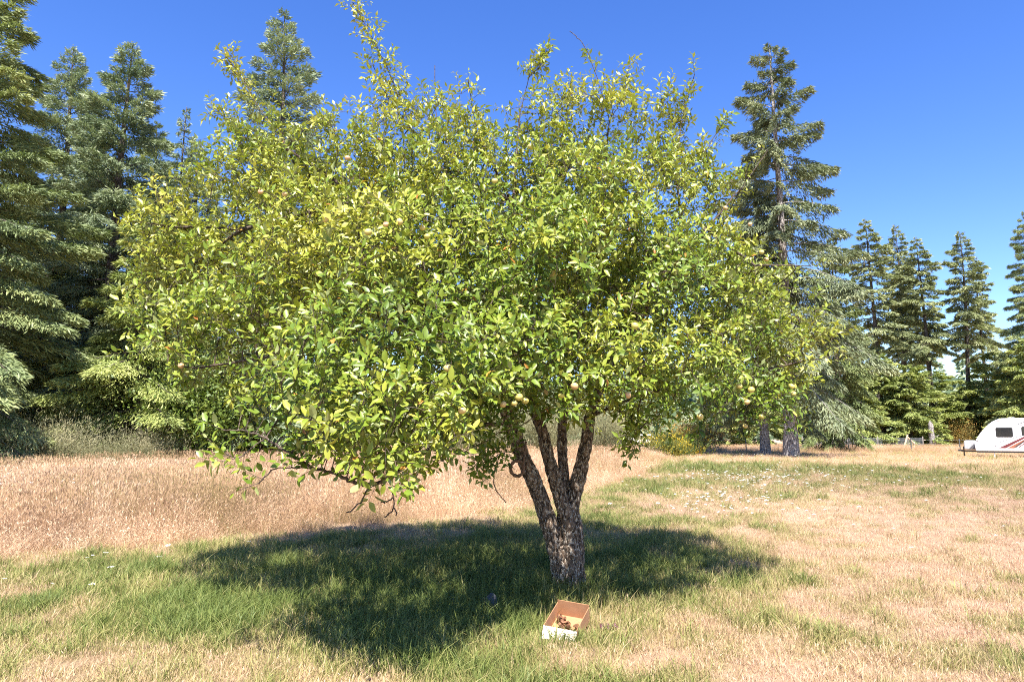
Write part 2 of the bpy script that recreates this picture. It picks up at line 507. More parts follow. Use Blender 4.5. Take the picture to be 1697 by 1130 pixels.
# crown volume as overlapping masses (pixel, pixel, distance, radius in metres)
BL = [(335, 440, 6.8, .66), (300, 400, 6.7, .5), (410, 335, 7.0, .66), (435, 235, 7.2, .40), (560, 310, 7.3, .82), (700, 275, 7.5, .8), (655, 180, 7.3, .36), (840, 300, 7.6, .85),
      (985, 265, 7.6, .80), (1095, 270, 7.5, .60), (1110, 190, 7.4, .28), (1010, 160, 7.5, .28), (1120, 390, 7.3, .58), (1240, 530, 7.1, .70), (1310, 580, 7.0, .48), (1240, 640, 6.8, .42),
      (1200, 460, 7.1, .42), (1100, 560, 6.0, .72), (1040, 620, 5.6, .36), (1150, 630, 6.1, .38), (850, 470, 5.7, .85), (650, 500, 5.6, .85), (480, 525, 5.8, .75), (940, 590, 5.3, .48),
      (850, 560, 5.1, .48), (760, 595, 4.6, .44), (640, 600, 4.5, .46), (520, 605, 4.6, .40), (590, 675, 4.25, .36), (690, 685, 4.25, .32), (650, 740, 4.2, .22), (500, 650, 4.5, .26), (340, 560, 6.0, .5), (290, 500, 6.3, .45), (400, 590, 5.5, .34),
      (825, 690, 5.7, .22), (770, 650, 5.3, .32), (555, 715, 4.3, .26), (640, 705, 4.1, .30), (705, 735, 4.4, .24), (1200, 670, 6.3, .3), (1290, 640, 6.6, .35), (600, 770, 4.4, .16),
      (700, 430, 8.0, 1.3), (950, 440, 8.2, 1.3), (500, 450, 8.0, 1.1), (1150, 500, 8.3, .95), (800, 500, 9.3, 1.05), (600, 480, 9.0, 1.0), (1000, 520, 9.2, 1.0), (640, 590, 7.6, .6), (760, 590, 7.8, .6), (1080, 590, 7.6, .55),
      (340, 385, 6.9, .45), (380, 330, 7.0, .4), (620, 640, 4.9, .38), (720, 640, 5.0, .38), (520, 635, 5.1, .32), (660, 600, 5.2, .38), (900, 650, 6.5, .26), (965, 655, 6.4, .26), (850, 645, 6.2, .28), (1060, 330, 7.0, .6), (1030, 230, 7.3, .5), (900, 240, 7.3, .55), (1150, 320, 7.6, .5), (780, 210, 7.4, .4), (700, 360, 6.3, .75), (950, 380, 6.4, .8), (540, 410, 6.3, .75), (1080, 430, 6.5, .65), (830, 590, 6.3, .5), (930, 560, 6.6, .5)]
BC = np.array([at(a, b_, c_) for a, b_, c_, d_ in BL]); BR = np.array([d_ for *_, d_ in BL])

def sample_blobs(n, shell):
    wts = BR ** 2.5; idx = rng.choice(len(BL), n, p=wts / wts.sum())
    d = norm(rng.normal(size=(n, 3)))
    rad = 1 - (1 - rng.random(n) ** shell) * 0.85
    return BC[idx] + d * (BR[idx] * rad)[:, None], idx

ATT, _ = sample_blobs(19500, 0.50)
clump = fbm(ATT[:, 0] * 1.9, ATT[:, 1] * 1.9, ATT[:, 2] * 2.3, 77, 2)
ATT = ATT[(clump > 0.435) & (ATT[:, 2] > 1.15)]

# skeleton nodes: limbs first
NP_, NPar = [], []
def add_chain(P, start=None):
    prev = -1 if start is None else start
    for p in P:
        NP_.append(np.array(p)); NPar.append(prev); prev = len(NP_) - 1
    return prev
limb_end = 0
for P, r in LIMBS:
    t = np.linspace(0, len(P) - 1, (len(P) - 1) * 4 + 1)
    Q = np.stack([np.interp(t, np.arange(len(P)), P[:, k]) for k in range(3)], 1)
    add_chain(Q[14:])
limb_end = len(NP_)

def nearest(p):
    return int(np.argmin(np.linalg.norm(np.array(NP_) - p, axis=1)))
MANUAL = [  # (polyline, leafy)
    ([(850, 700, 6.75), (800, 705, 6.3), (750, 720, 5.8), (695, 755, 5.1), (645, 793, 4.7), (610, 804, 4.55), (578, 796, 4.5), (548, 782, 4.5), (515, 774, 4.5), (482, 752, 4.5), (440, 725, 4.55), (400, 712, 4.6), (368, 712, 4.6)], 0.3),
    ([(545, 780, 4.5), (500, 775, 4.45), (455, 775, 4.4), (430, 800, 4.4)], 0.5),
    ([(440, 725, 4.55), (415, 745, 4.5), (395, 760, 4.5), (375, 752, 4.5)], 0.5),
    ([(648, 792, 4.7), (650, 815, 4.68), (653, 838, 4.66), (648, 850, 4.66), (638, 856, 4.66)], 0.0),
    ([(652, 825, 4.67), (640, 831, 4.66), (633, 833, 4.66)], 0.0),
    ([(652, 838, 4.66), (658, 852, 4.66)], 0.0),
    ([(612, 804, 4.55), (598, 832, 4.53), (577, 850, 4.5)], 0.0),
    ([(690, 790, 5.4), (675, 806, 5.4), (660, 800, 5.4)], 0.0),
    ([(720, 742, 5.6), (745, 745, 5.6), (762, 753, 5.6)], 0.0),
    ([(862, 745, 6.85), (830, 752, 6.5), (805, 765, 6.2), (790, 775, 6.0)], 0.9),
    ([(830, 752, 6.5), (820, 775, 6.45), (818, 800, 6.4), (823, 815, 6.4), (838, 832, 6.4)], 0.12),
    ([(979, 690, 7.08), (1010, 675, 6.8), (1045, 690, 6.6), (1050, 715, 6.55), (1045, 740, 6.5)], 0.8),
    ([(979, 690, 7.08), (1060, 655, 6.9), (1150, 635, 6.8), (1240, 620, 6.8), (1320, 600, 6.85), (1385, 590, 6.9)], 0.5),
    ([(1240, 620, 6.8), (1240, 660, 6.8), (1235, 700, 6.8)], 0.9),
    ([(1240, 620, 6.8), (1290, 660, 6.8), (1320, 700, 6.8)], 0.9),
    ([(845, 330, 7.3), (740, 290, 7.3), (680, 210, 7.3), (645, 120, 7.3), (615, 60, 7.3), (585, 5, 7.3)], 1.0),
    ([(680, 210, 7.3), (640, 160, 7.3), (618, 110, 7.3)], 1.0),
    ([(730, 420, 6.5), (600, 330, 6.8), (480, 250, 7.1), (430, 180, 7.2), (400, 125, 7.2), (375, 95, 7.2)], 0.9),
    ([(480, 250, 7.1), (400, 225, 7.2), (358, 180, 7.2)], 0.9),
    ([(850, 420, 7.2), (852, 300, 7.4), (862, 190, 7.5), (876, 130, 7.5), (886, 85, 7.5)], 0.35),
    ([(876, 130, 7.5), (895, 112, 7.5), (900, 90, 7.5)], 1.0),
    ([(1000, 310, 7.6), (1010, 200, 7.6), (990, 130, 7.6), (975, 88, 7.6)], 0.7),
    ([(975, 88, 7.6), (960, 66, 7.6), (945, 52, 7.6)], 0.0),
    ([(1010, 200, 7.6), (1040, 150, 7.6), (1042, 112, 7.6)], 0.8),
    ([(1130, 390, 7.1), (1120, 280, 7.3), (1130, 200, 7.3), (1150, 125, 7.3)], 0.8),
    ([(1120, 280, 7.3), (1170, 250, 7.3), (1198, 205, 7.3)], 0.8),
    ([(1095, 460, 7.0), (1170, 380, 7.1), (1230, 310, 7.2), (1272, 250, 7.2)], 0.4),
    ([(1170, 380, 7.1), (1250, 440, 7.1), (1340, 440, 7.1)], 0.7),
    ([(740, 290, 7.3), (722, 180, 7.4), (720, 110, 7.4)], 0.4),
    ([(845, 330, 7.3), (790, 220, 7.4), (775, 130, 7.4)], 0.8),
    ([(600, 330, 6.8), (400, 380, 6.7), (280, 375, 6.7), (208, 365, 6.7)], 0.7),
    ([(400, 380, 6.7), (300, 450, 6.6), (210, 480, 6.6)], 0.8),
    ([(300, 450, 6.6), (250, 520, 6.5), (215, 545, 6.5)], 0.4),
    ([(760, 500, 6.5), (600, 560, 5.9), (450, 590, 5.8), (330, 610, 5.9), (280, 605, 5.9)], 0.5),
    ([(770, 650, 5.6), (730, 700, 5.3), (735, 740, 5.3)], 0.8),
]
manual_leafy = []
for P, leafy in MANUAL:
    Q = pl(P)
    t = np.linspace(0, len(Q) - 1, (len(Q) - 1) * 5 + 1)
    Q = np.stack([np.interp(t, np.arange(len(Q)), Q[:, k]) for k in range(3)], 1)
    Q += 0.012 * (rng.random(Q.shape) - 0.5)
    s0 = len(NP_)
    add_chain(Q[1:], nearest(Q[0]))
    for k in range(s0, len(NP_)):
        manual_leafy.append((k, leafy))
man = dict(manual_leafy)

# space colonisation
STEP = 0.115
dist = np.full(len(ATT), 1e9); near = np.zeros(len(ATT), int)
alive = np.ones(len(ATT), bool)
def upd(lo):
    for k in range(lo, len(NP_)):
        dk = np.linalg.norm(ATT - NP_[k], axis=1)
        mm = dk < dist
        dist[mm] = dk[mm]; near[mm] = k
upd(0)
for it in range(60):
    alive &= dist > 0.105
    if not alive.any() or len(NP_) > 17000: break
    ids = np.where(alive)[0]
    lo = len(NP_); grow = {}
    for a in ids:
        grow.setdefault(near[a], []).append(a)
    for k, al in grow.items():
        d = norm(ATT[al] - NP_[k]).sum(0) + rng.normal(size=3) * 0.25 + np.array([0, 0, 0.08])
        d = d / (np.linalg.norm(d) + 1e-9)
        NP_.append(NP_[k] + d * STEP * (0.8 + 0.4 * rng.random())); NPar.append(k)
    upd(lo)
NPa = np.array(NP_); par = np.array(NPar); nn = len(NPa)
# pipe-model radii
cnt = np.zeros(nn); kids = np.zeros(nn, int)
for k in range(nn - 1, -1, -1):
    if par[k] >= 0: kids[par[k]] += 1
acc = np.zeros(nn)
for k in range(nn - 1, -1, -1):
    if acc[k] == 0: acc[k] = 1
    if par[k] >= 0: acc[par[k]] += acc[k]
rad = 0.0020 * acc ** 0.43
rad = np.minimum(rad, 0.055)
for k, lf in man.items():
    rad[k] = max(rad[k], 0.0045)
e = np.array([k for k in range(nn) if par[k] >= 0 and not (k < limb_end and par[k] < limb_end)])
V, F = segtubes(NPa[par[e]], NPa[e] + norm(NPa[e] - NPa[par[e]]) * 0.006, np.minimum(rad[par[e]], rad[e] * 1.35), rad[e], 5)
br = tag(link('branches', fastmesh('branches', V - TB, F, M['branch'], smooth=True), apple), kind='stuff')

# leafy shoots
SH = []   # base, axis, length
for k in range(limb_end, nn):
    p = NPa[k]
    if k in man:
        if rng.random() < man[k] * 0.9:
            for _ in range(3 if man[k] > 0.75 else 1):
                a = norm(norm(p - NPa[par[k]]) * 0.6 + rng.normal(size=3) * 0.6 + np.array([0, 0, 0.15]))
                SH.append((p, a, 0.10 + 0.12 * rng.random()))
        continue
    if rad[k] > 0.016: continue
    n = 1 + (kids[k] == 0) + (rng.random() < 0.35)
    for _ in range(n):
        g = norm(p - NPa[par[k]])
        outw = norm(p - np.array([TB[0], TB[1], 2.3]))
        a = norm(g * 0.7 + outw * 0.35 + rng.normal(size=3) * 0.5 + np.array([0, 0, 0.30]))
        L = 0.09 + 0.17 * rng.random()
        if p[2] > 3.6 and rng.random() < 0.25:
            a = norm(a * 0.4 + np.array([0, 0, 1.0])); L *= 1.6
        if rng.random() < 0.5: L = 0.035 + 0.04 * rng.random()
        SH.append((p, a, L))
SB = np.array([s[0] for s in SH]); SA = np.array([s[1] for s in SH]); SL = np.array([s[2] for s in SH])
# twig wood of the shoots
V, F = segtubes(SB, SB + SA * SL[:, None], np.full(len(SH), 0.0024), np.full(len(SH), 0.001), 3)
tag(link('twigs', fastmesh('twigs', V - TB, F, M['branch']), apple), kind='stuff')

nl = np.where(SL < 0.08, rng.integers(6, 10, len(SL)), np.clip((SL / 0.019).astype(int) + 1, 5, 14))
si = np.repeat(np.arange(len(SH)), nl)
kk = np.concatenate([np.arange(n) for n in nl])
s = (kk + 0.4 + 0.5 * rng.random(len(kk))) / nl[si]
Bp = SB[si] + SA[si] * (SL[si] * s)[:, None]
ax = SA[si]
ref = np.where(np.abs(ax[:, 2:3]) > 0.9, np.array([[1.0, 0, 0]]), np.array([[0, 0, 1.0]]))
u = norm(np.cross(ax, ref)); v = np.cross(ax, u)
ang = kk * 2.4 + rng.random(len(SH))[si] * 6.28
radial = np.cos(ang)[:, None] * u + np.sin(ang)[:, None] * v
D = norm(ax * (0.30 + 0.55 * s)[:, None] + radial * 0.80 + np.array([0, 0, 0.02]) + rng.normal(size=(len(kk), 3)) * 0.22)
outd = norm((Bp - np.array([TB[0], TB[1], 2.2])) * np.array([1, 1, 0.5]))
Nn = np.array([0, 0, 0.40]) + ax * 0.25 + outd * 0.40 + np.array(SUN) * 0.55 + rng.normal(size=(len(kk), 3)) * 0.55
Nn = norm(Nn - D * (Nn * D).sum(1, keepdims=True))
Sd = np.cross(Nn, D)
size = (0.046 + 0.035 * rng.random(len(kk))) * (0.8 + 0.4 * rng.random(len(SH))[si])
Bp = Bp + D * 0.014
lean = np.clip((Bp[:, 0] - TB[0]) / 4.0, -1, 1)           # leaves left of the trunk are yellower
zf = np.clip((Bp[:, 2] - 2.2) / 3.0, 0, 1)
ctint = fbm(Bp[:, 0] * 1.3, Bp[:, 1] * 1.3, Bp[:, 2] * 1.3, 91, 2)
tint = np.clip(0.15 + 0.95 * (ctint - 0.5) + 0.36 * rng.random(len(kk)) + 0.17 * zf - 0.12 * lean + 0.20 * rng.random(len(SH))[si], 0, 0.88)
odd = rng.random(len(kk))
tint = np.where(odd > 0.982, 0.88 + 0.08 * rng.random(len(kk)), tint)
tint = np.where(odd > 0.9965, 0.985 + 0.015 * rng.random(len(kk)), tint)

NSH = 5
LV = []
for k in range(NSH):
    fold, curl, wd = [(0.18, 0.28, 0.48), (0.34, 0.42, 0.43), (0.10, 0.16, 0.50), (0.50, 0.55, 0.38), (0.26, -0.14, 0.46)][k]
    st = [(0.0, 0.0), (0.34, wd * 0.48), (0.70, wd * 0.40), (1.0, 0.0)]
    def P_(x, y):
        return (x, y, fold * abs(y) * 1.6 - curl * x * x + 0.05 * math.sin(k + 7 * x + 3 * y))
    LV.append([P_(0, 0), P_(.34, st[1][1]), P_(.34, 0), P_(.34, -st[1][1]), P_(.70, st[2][1]), P_(.72, 0), P_(.70, -st[2][1]), P_(1.0, 0)])
LV = np.array(LV)
LF = np.array([[0, 2, 1], [0, 3, 2], [1, 2, 5], [1, 5, 4], [2, 3, 6], [2, 6, 5], [4, 5, 7], [5, 6, 7]])
var = rng.integers(0, NSH, len(kk))

# the 300 leaves that show largest are parts of their own
lx, ly, ld = proj(Bp + D * (size * 0.5)[:, None])
ok = (lx > 0) & (lx < 1697) & (ly > 0) & (ly < 1130)
bx = (lx / 9).astype(int) * 1000 + (ly / 9).astype(int)
first = {}
for i in np.argsort(ld):
    if ok[i]: first.setdefault(bx[i], i)
cand = np.array(list(first.values()))
view = norm(np.array([0, 0, CAM_H]) - Bp[cand])
area = (size[cand] / ld[cand]) ** 2 * np.abs((Nn[cand] * view).sum(1))
big = cand[np.argsort(-area)[:300]]
rest = np.ones(len(kk), bool); rest[big] = False
R3 = np.stack([D, Sd, Nn], 2) * size[:, None, None]
farl = rest & (ld > 5.9); nearl = rest & ~farl
LV5 = LV[:, [0, 1, 2, 3, 7]].copy(); LV5[:, 1:4, 0] = 0.45; LV5[:, 3, 1] *= 1.05; LV5[:, 1, 1] *= 1.05
LF5 = np.array([[0, 2, 1], [0, 3, 2], [1, 2, 4], [2, 3, 4]])
Va = np.einsum('nij,nkj->nki', R3[nearl], LV[var[nearl]]) + (Bp[nearl] - TB)[:, None]
Vb = np.einsum('nij,nkj->nki', R3[farl], LV5[var[farl]]) + (Bp[farl] - TB)[:, None]
na, nb = nearl.sum(), farl.sum()
Fa = (LF[None] + (np.arange(na) * 8)[:, None, None]).reshape(-1, 3)
Fb = (LF5[None] + (np.arange(nb) * 5)[:, None, None]).reshape(-1, 3) + na * 8
Vall = np.concatenate([Va.reshape(-1, 3), Vb.reshape(-1, 3)]); Fall = np.concatenate([Fa, Fb])
tall_ = np.concatenate([np.repeat(tint[nearl], 8), np.repeat(tint[farl], 5)])
fol = link('foliage', fastmesh('foliage', Vall, Fall, M['leaf'], {'tint': tall_}, smooth=True), apple)
tag(fol, kind='stuff')
TBIN = np.array([0.12, 0.28, 0.42, 0.56, 0.70, 0.9])
leafmeshes = {}
for i in big:
    key = (int(var[i]), int(np.argmin(abs(TBIN - tint[i]))))
    if key not in leafmeshes:
        leafmeshes[key] = fastmesh('leaf', LV[key[0]], LF, M['leaf'], {'tint': np.full(8, TBIN[key[1]])}, smooth=True)
    o = bpy.data.objects.new('leaf', leafmeshes[key])
    COL.objects.link(o); o.parent = apple
    mm = np.eye(4); mm[:3, :3] = R3[i]; mm[:3, 3] = Bp[i] - TB
    o.matrix_basis = Matrix(mm.tolist())

# apples on the tree
m, nt, b, out = newmat('apple_skin')
co = texco(nt)
oi = nt.nodes.new('ShaderNodeObjectInfo')
va = nt.nodes.new('ShaderNodeVectorMath'); va.operation = 'ADD'
nt.links.new(co, va.inputs[0]); nt.links.new(oi.outputs['Random'], va.inputs[1])
blush = noise_(nt, 16, 3, 0.6, va.outputs[0])
c = ramp(nt, math_(nt, 'ADD', math_(nt, 'MULTIPLY', blush, 0.6), math_(nt, 'MULTIPLY', oi.outputs['Random'], 0.45)), [(0.30, (0.50, 0.46, 0.09)), (0.55, (0.58, 0.45, 0.16)), (0.8, (0.60, 0.30, 0.19))])
nt.links.new(c, b.inputs['Base Color']); b.inputs['Roughness'].default_value = 0.35
mb = MB(); prof = []
for i in range(13):
    a = math.pi * i / 12
    rr = math.sin(a); zz = -math.cos(a)
    rr = rr * (1.04 + 0.05 * zz); zz = 0.9 * zz - 0.28 * math.exp(-(rr / 0.30) ** 2) * (1 if zz > 0 else -0.5)
    prof.append((max(rr, 0.001), zz))
mb.lathe(prof, 16)
apple_me = mb.mesh('apple', m, True)
mb = MB().tube([(0, 0, 0.55), (0.05, 0, 1.0), (0.16, 0.02, 1.45)], [0.06, 0.05, 0.07], 6)
stem_me = mb.mesh('stem', M['branch'], True)
APX = [(432, 318), (472, 322), (640, 372), (662, 368), (700, 378), (708, 392), (880, 243), (1040, 655), (766, 680), (834, 670), (852, 668), (870, 664), (860, 658), (952, 640), (1245, 646), (1238, 666),
       (1315, 652), (1312, 640), (1235, 706), (1262, 418), (1270, 430), (1202, 345), (576, 262), (1106, 410), (300, 606), (1243, 372), (1052, 540), (1160, 690), (1225, 640), (820, 300), (610, 385), (1262, 690), (930, 655), (742, 610), (540, 365)]
for (ax_, ay_) in APX:
    q = np.where((abs(lx - ax_) < 22) & (abs(ly - ay_) < 22))[0]
    if len(q) == 0: continue
    Y = np.sort(Bp[q, 1])[min(5, len(q) - 1)] + 0.0
    o = link('apple', apple_me, apple, loc=at(ax_, ay_, Y) - TB, rot=(rng.normal() * .35, rng.normal() * .35, rng.random() * 6), scale=[0.022 + 0.006 * rng.random()] * 3)
    link('stem', stem_me, o)

# rope loop hanging on the left limb
m = flat_mat('old_rope', (0.16, 0.10, 0.065), 0.9, 0.2, 0, 0.5, 40, 0.6)
c0 = at(857, 776, 6.62)
ro = thing('rope_loop', 'weathered brown rope ring hanging from a leaning stem of the apple tree', 'rope', loc=c0)
mb = MB()
a = np.linspace(0, 2 * math.pi, 26)
mb.tube(np.stack([0.062 * np.cos(a), 0.02 * np.sin(2 * a), 0.07 * np.sin(a)], 1), 0.016 + 0.004 * np.sin(9 * a), 8, False)
mb.build('ring', m, ro, True)
mb = MB()
t = np.linspace(0, 1, 9)
mb.tube(np.stack([0.055 + 0.03 * t, 0.11 * t, 0.03 + 0.22 * t], 1), 0.011, 7)
mb.build('cord', m, ro, True)

# ------------------------------------------------------------------ conifers
def conifer_parts(seed, H, Rad, cb, nbr, ntw, droop, tl, tw, hang, mat, bark, r0, ppow=0.72, up=0.25, irregular=0.5, dead=0):
    """returns trunk mesh, branch mesh, crown mesh for a conifer standing on the origin"""
    g = np.random.default_rng(seed)
    n = 16; t = np.linspace(0, 1, n)
    sway = np.stack([0.12 * np.sin(t * 5 + seed), 0.12 * np.cos(t * 4 + seed * 2), np.zeros(n)], 1) * (H / 25)
    TP = sway + np.stack([np.zeros(n), np.zeros(n), t * H], 1)
    TP[0, 2] = -0.2
    rr = r0 * (1 - t) ** 0.85 + 0.015; rr[0] *= 1.35; rr[1] *= 1.05
    V, F = tube(TP, rr, 18)
    N = norm(V - np.repeat(TP, 18, 0))
    V = V + N * (np.repeat(rr, 18) * 0.22 * (fbm(V[:, 0] * 4, V[:, 1] * 4, V[:, 2] * 0.9, seed, 3) - 0.5))[:, None]
    trunk = fastmesh('trunk', V, F, bark, smooth=True)
    u = (np.arange(nbr) + g.random(nbr)) / nbr
    h = H * (cb + (1 - cb) * u ** 0.92)
    s = (H - h) / (H * (1 - cb))
    az = np.arange(nbr) * 2.39996 + g.normal(size=nbr) * 0.45
    prof = np.minimum(1.0, 1.12 * s ** ppow) * np.where(s > 0.85, 1 - (s - 0.85) * 1.6, 1)
    L = Rad * prof * (1 - irregular * g.random(nbr) ** 1.5) * (0.85 + 0.35 * fbm(az * 0.8, h * 0.5, seed=seed)) + 0.06
    rise = up * (1 - s * 1.5) + g.normal(size=nbr) * 0.07
    sag = droop * (0.35 + s) * (0.8 + 0.4 * g.random(nbr))
    lift = 0.25 * sag
    dr = np.stack([np.cos(az), np.sin(az), np.zeros(nbr)], 1)
    sd = np.stack([-np.sin(az), np.cos(az), np.zeros(nbr)], 1)
    curve = g.normal(size=nbr) * 0.12
    def B(i, v):
        z = L[i] * (rise[i] * v - sag[i] * v ** 2 + lift[i] * v ** 4)
        p = dr[i] * (L[i] * v)[:, None] + sd[i] * (L[i] * curve[i] * v ** 2)[:, None]
        p[:, 2] = h[i] + z
        tt = np.clip(h[i] / H, 0, 1)
        p[:, 0] += np.interp(tt, t, TP[:, 0]); p[:, 1] += np.interp(tt, t, TP[:, 1])
        return p
    k = 6
    I = np.repeat(np.arange(nbr), k); vv = np.tile(np.arange(k) / k, nbr)
    P0 = B(I, vv); P1 = B(I, vv + 1.0 / k)
    rb = 0.012 + 0.011 * L[I]
    V, F = segtubes(P0, P1, rb * (1.02 - vv), rb * (1.02 - vv - 1.0 / k) + 0.003, 5)
    if dead:
        hd = H * cb * (0.15 + 0.9 * g.random(dead)); ad = g.random(dead) * 6.28; Ld = 0.5 + Rad * 0.45 * g.random(dead)
        q0 = np.stack([0 * hd, 0 * hd, hd], 1); q1 = q0 + np.stack([np.cos(ad) * Ld, np.sin(ad) * Ld, -0.2 * Ld], 1)
        V2, F2 = segtubes(q0, q1, np.full(dead, 0.03), np.full(dead, 0.008), 5)
        F = np.concatenate([F, F2 + len(V)]); V = np.concatenate([V, V2])
    branches = fastmesh('branches', V, F, bark)
    wgt = L ** 1.1 + 0.12
    i = g.choice(nbr, ntw, p=wgt / wgt.sum())
    nq = np.maximum(5, (L * 4.5).astype(int))[i]
    v = 0.12 + 0.88 * g.random(ntw) ** 0.75
    v = np.clip((np.floor(v * nq) + 0.5 + g.normal(size=ntw) * 0.10) / nq, 0.05, 1.0)
    side = np.where(g.random(ntw) < 0.5, -1.0, 1.0)
    sl = np.minimum(1.1, 0.40 * L[i] * (1.08 - v) + np.minimum(0.16 + 0.1 * g.random(ntw), 0.22 * L[i]))
    wv = g.random(ntw) ** 0.8
    P = B(i, v)
    P2 = B(i, np.minimum(v + 0.05, 1.05))
    fw = norm(P2 - P)
    lat = norm(fw * 0.62 + sd[i] * (side * 0.85)[:, None] + np.array([0, 0, -0.12]))
    q = (sl * wv)[:, None]
    P = P + lat * q + np.array([0, 0, -1.0]) * (hang * q * q * 0.9 + hang * 0.25 * q * g.random((ntw, 1)))
    P += g.normal(size=P.shape) * np.array([0.04, 0.04, 0.075])
    Dv = norm(lat * 0.75 + fw * 0.45 + g.normal(size=P.shape) * 0.38 + np.array([0, 0, -1.0]) * hang * (0.3 + 0.7 * g.random((ntw, 1))))
    Nv = norm(np.array([0, 0, 0.8]) + g.normal(size=P.shape) * 0.75 + dr[i] * 0.4)
    ln = tl * (0.55 + 0.8 * g.random(ntw)) * np.clip(0.45 + 0.5 * L[i], 0.45, 1.0); wd = tw * (0.7 + 0.6 * g.random(ntw))
    V, F = kites(P, Dv, Nv, ln, wd, 0.5)
    cl = fbm(P[:, 0] * 0.7, P[:, 1] * 0.7, P[:, 2] * 0.7, seed + 3, 2)
    ti = np.clip(0.5 + 1.1 * (cl - 0.5) + 0.45 * (g.random(ntw) - 0.5) + 0.22 * (wv - 0.5) + 0.2 * (v - 0.6), 0, 1)
    crown = fastmesh('crown', V, F, mat, {'tint': np.repeat(ti, 4)})
    return trunk, branches, crown, H, Rad

PR = {
    'near':   conifer_parts(1, 25, 5.2, 0.05, 135, 160000, 0.40, 0.27, 0.046, 0.34, M['fir'], M['firbark'], 0.38, ppow=0.72, up=0.35),
    'dense':  conifer_parts(2, 24, 5.8, 0.05, 170, 160000, 0.26, 0.25, 0.050, 0.16, M['bluefir'], M['firbark'], 0.34, ppow=0.78, up=0.46, irregular=0.36),
    'thin':   conifer_parts(3, 20, 2.8, 0.10, 105, 24000, 0.30, 0.27, 0.055, 0.35, M['bluefir'], M['firbark'], 0.18, ppow=0.8, irregular=0.7),
    'blue':   conifer_parts(4, 24, 5.2, 0.06, 155, 110000, 0.26, 0.25, 0.050, 0.16, M['bluefir'], M['firbark'], 0.32, ppow=0.74, up=0.5),
    'young':  conifer_parts(5, 12, 4.4, 0.02, 85, 70000, 0.34, 0.25, 0.046, 0.32, M['lightfir'], M['firbark'], 0.20, ppow=0.75),
    'spruce': conifer_parts(6, 31, 6.4, 0.17, 110, 105000, 0.46, 0.34, 0.064, 0.85, M['spruce'], M['palebark'], 0.40, ppow=0.70, up=0.5, irregular=0.62),
    'cedar':  conifer_parts(8, 19, 4.4, 0.08, 100, 44000, 0.55, 0.36, 0.085, 0.70, M['weepfir'], M['firbark'], 0.32, ppow=0.75),
    'tall':   conifer_parts(9, 32, 5.0, 0.42, 80, 34000, 0.32, 0.44, 0.11, 0.35, M['farfir'], M['firbark'], 0.36, ppow=0.72, irregular=0.6, dead=14),
    'tall2':  conifer_parts(10, 32, 4.6, 0.46, 70, 24000, 0.28, 0.44, 0.11, 0.30, M['farfir'], M['firbark'], 0.34, ppow=0.68, irregular=0.7, dead=18),
    'bushy':  conifer_parts(11, 13, 5.0, 0.03, 80, 40000, 0.32, 0.38, 0.12, 0.40, M['lightfir'], M['firbark'], 0.30, ppow=0.6, irregular=0.5),
    'bushy2': conifer_parts(12, 12, 5.2, 0.10, 66, 32000, 0.26, 0.38, 0.13, 0.30, M['lightfir'], M['firbark'], 0.32, ppow=0.45, irregular=0.55),
}

def conifer(kind, px, py, Y, Rw, label, name='fir_tree', rot=None, group=None, H=None):
    """top of the tree at pixel (px, py) when it stands Y metres away"""
    tp = at(px, py, Y)
    Hh = H or tp[2]
    tr, brm, cr, H0, R0 = PR[kind]
    sxy = Rw / R0; sz = Hh / H0
    o = thing(name, label, 'tree', loc=(tp[0], Y, gz(tp[0], Y)), rotz=rng.random() * 6.28 if rot is None else rot, group=group, scale=(sxy, sxy, sz))
    o.rotation_euler.x = rng.normal() * 0.012; o.rotation_euler.y = rng.normal() * 0.012
    link('trunk', tr, o); tag(link('branches', brm, o), kind='stuff'); link('crown', cr, o)
    return o

# left wood
conifer('near', 2, -110, 27, 5.9, 'tallest fir of the wood with drooping sunlit boughs above the broom bushes', rot=0.6)
conifer('dense', 122, 72, 37, 5.6, 'fir standing between the tallest fir and the dense pointed spruce')
conifer('dense', 218, 74, 35, 6.2, 'dense pointed spruce with blue green crown in the wood behind the tall grass', 'spruce_tree', rot=2.0)
conifer('thin', 302, 176, 41, 2.7, 'thin sparse young fir beside the dense pointed spruce')
conifer('blue', 478, 14, 34, 5.2, 'blue green spruce rising alone behind the apple tree crown', 'spruce_tree', rot=1.0)
conifer('young', 255, 345, 31, 4.6, 'young fir with light green boughs sweeping down to the dry meadow')
conifer('young', 420, 380, 39, 4.4, 'shaded fir low behind the apple boughs over the tall grass')
conifer('dense', 40, 230, 47, 4.6, 'fir in the back row behind the tallest fir')
conifer('near', 170, 250, 50, 4.8, 'fir in the back row behind the dense pointed spruce')
conifer('dense', 338, 235, 48, 5.4, 'fir in the back row behind the thin sparse fir')
conifer('near', 520, 330, 48, 4.4, 'fir in the back row behind the blue green spruce')
conifer('dense', -110, 60, 36, 4.8, 'fir at the end of the wood, beyond the tallest fir')
conifer('young', 90, 430, 36, 4.2, 'low fir with boughs behind the broom bushes')
conifer('near', 268, 205, 45, 5.2, 'fir filling the wood behind the light green young fir')
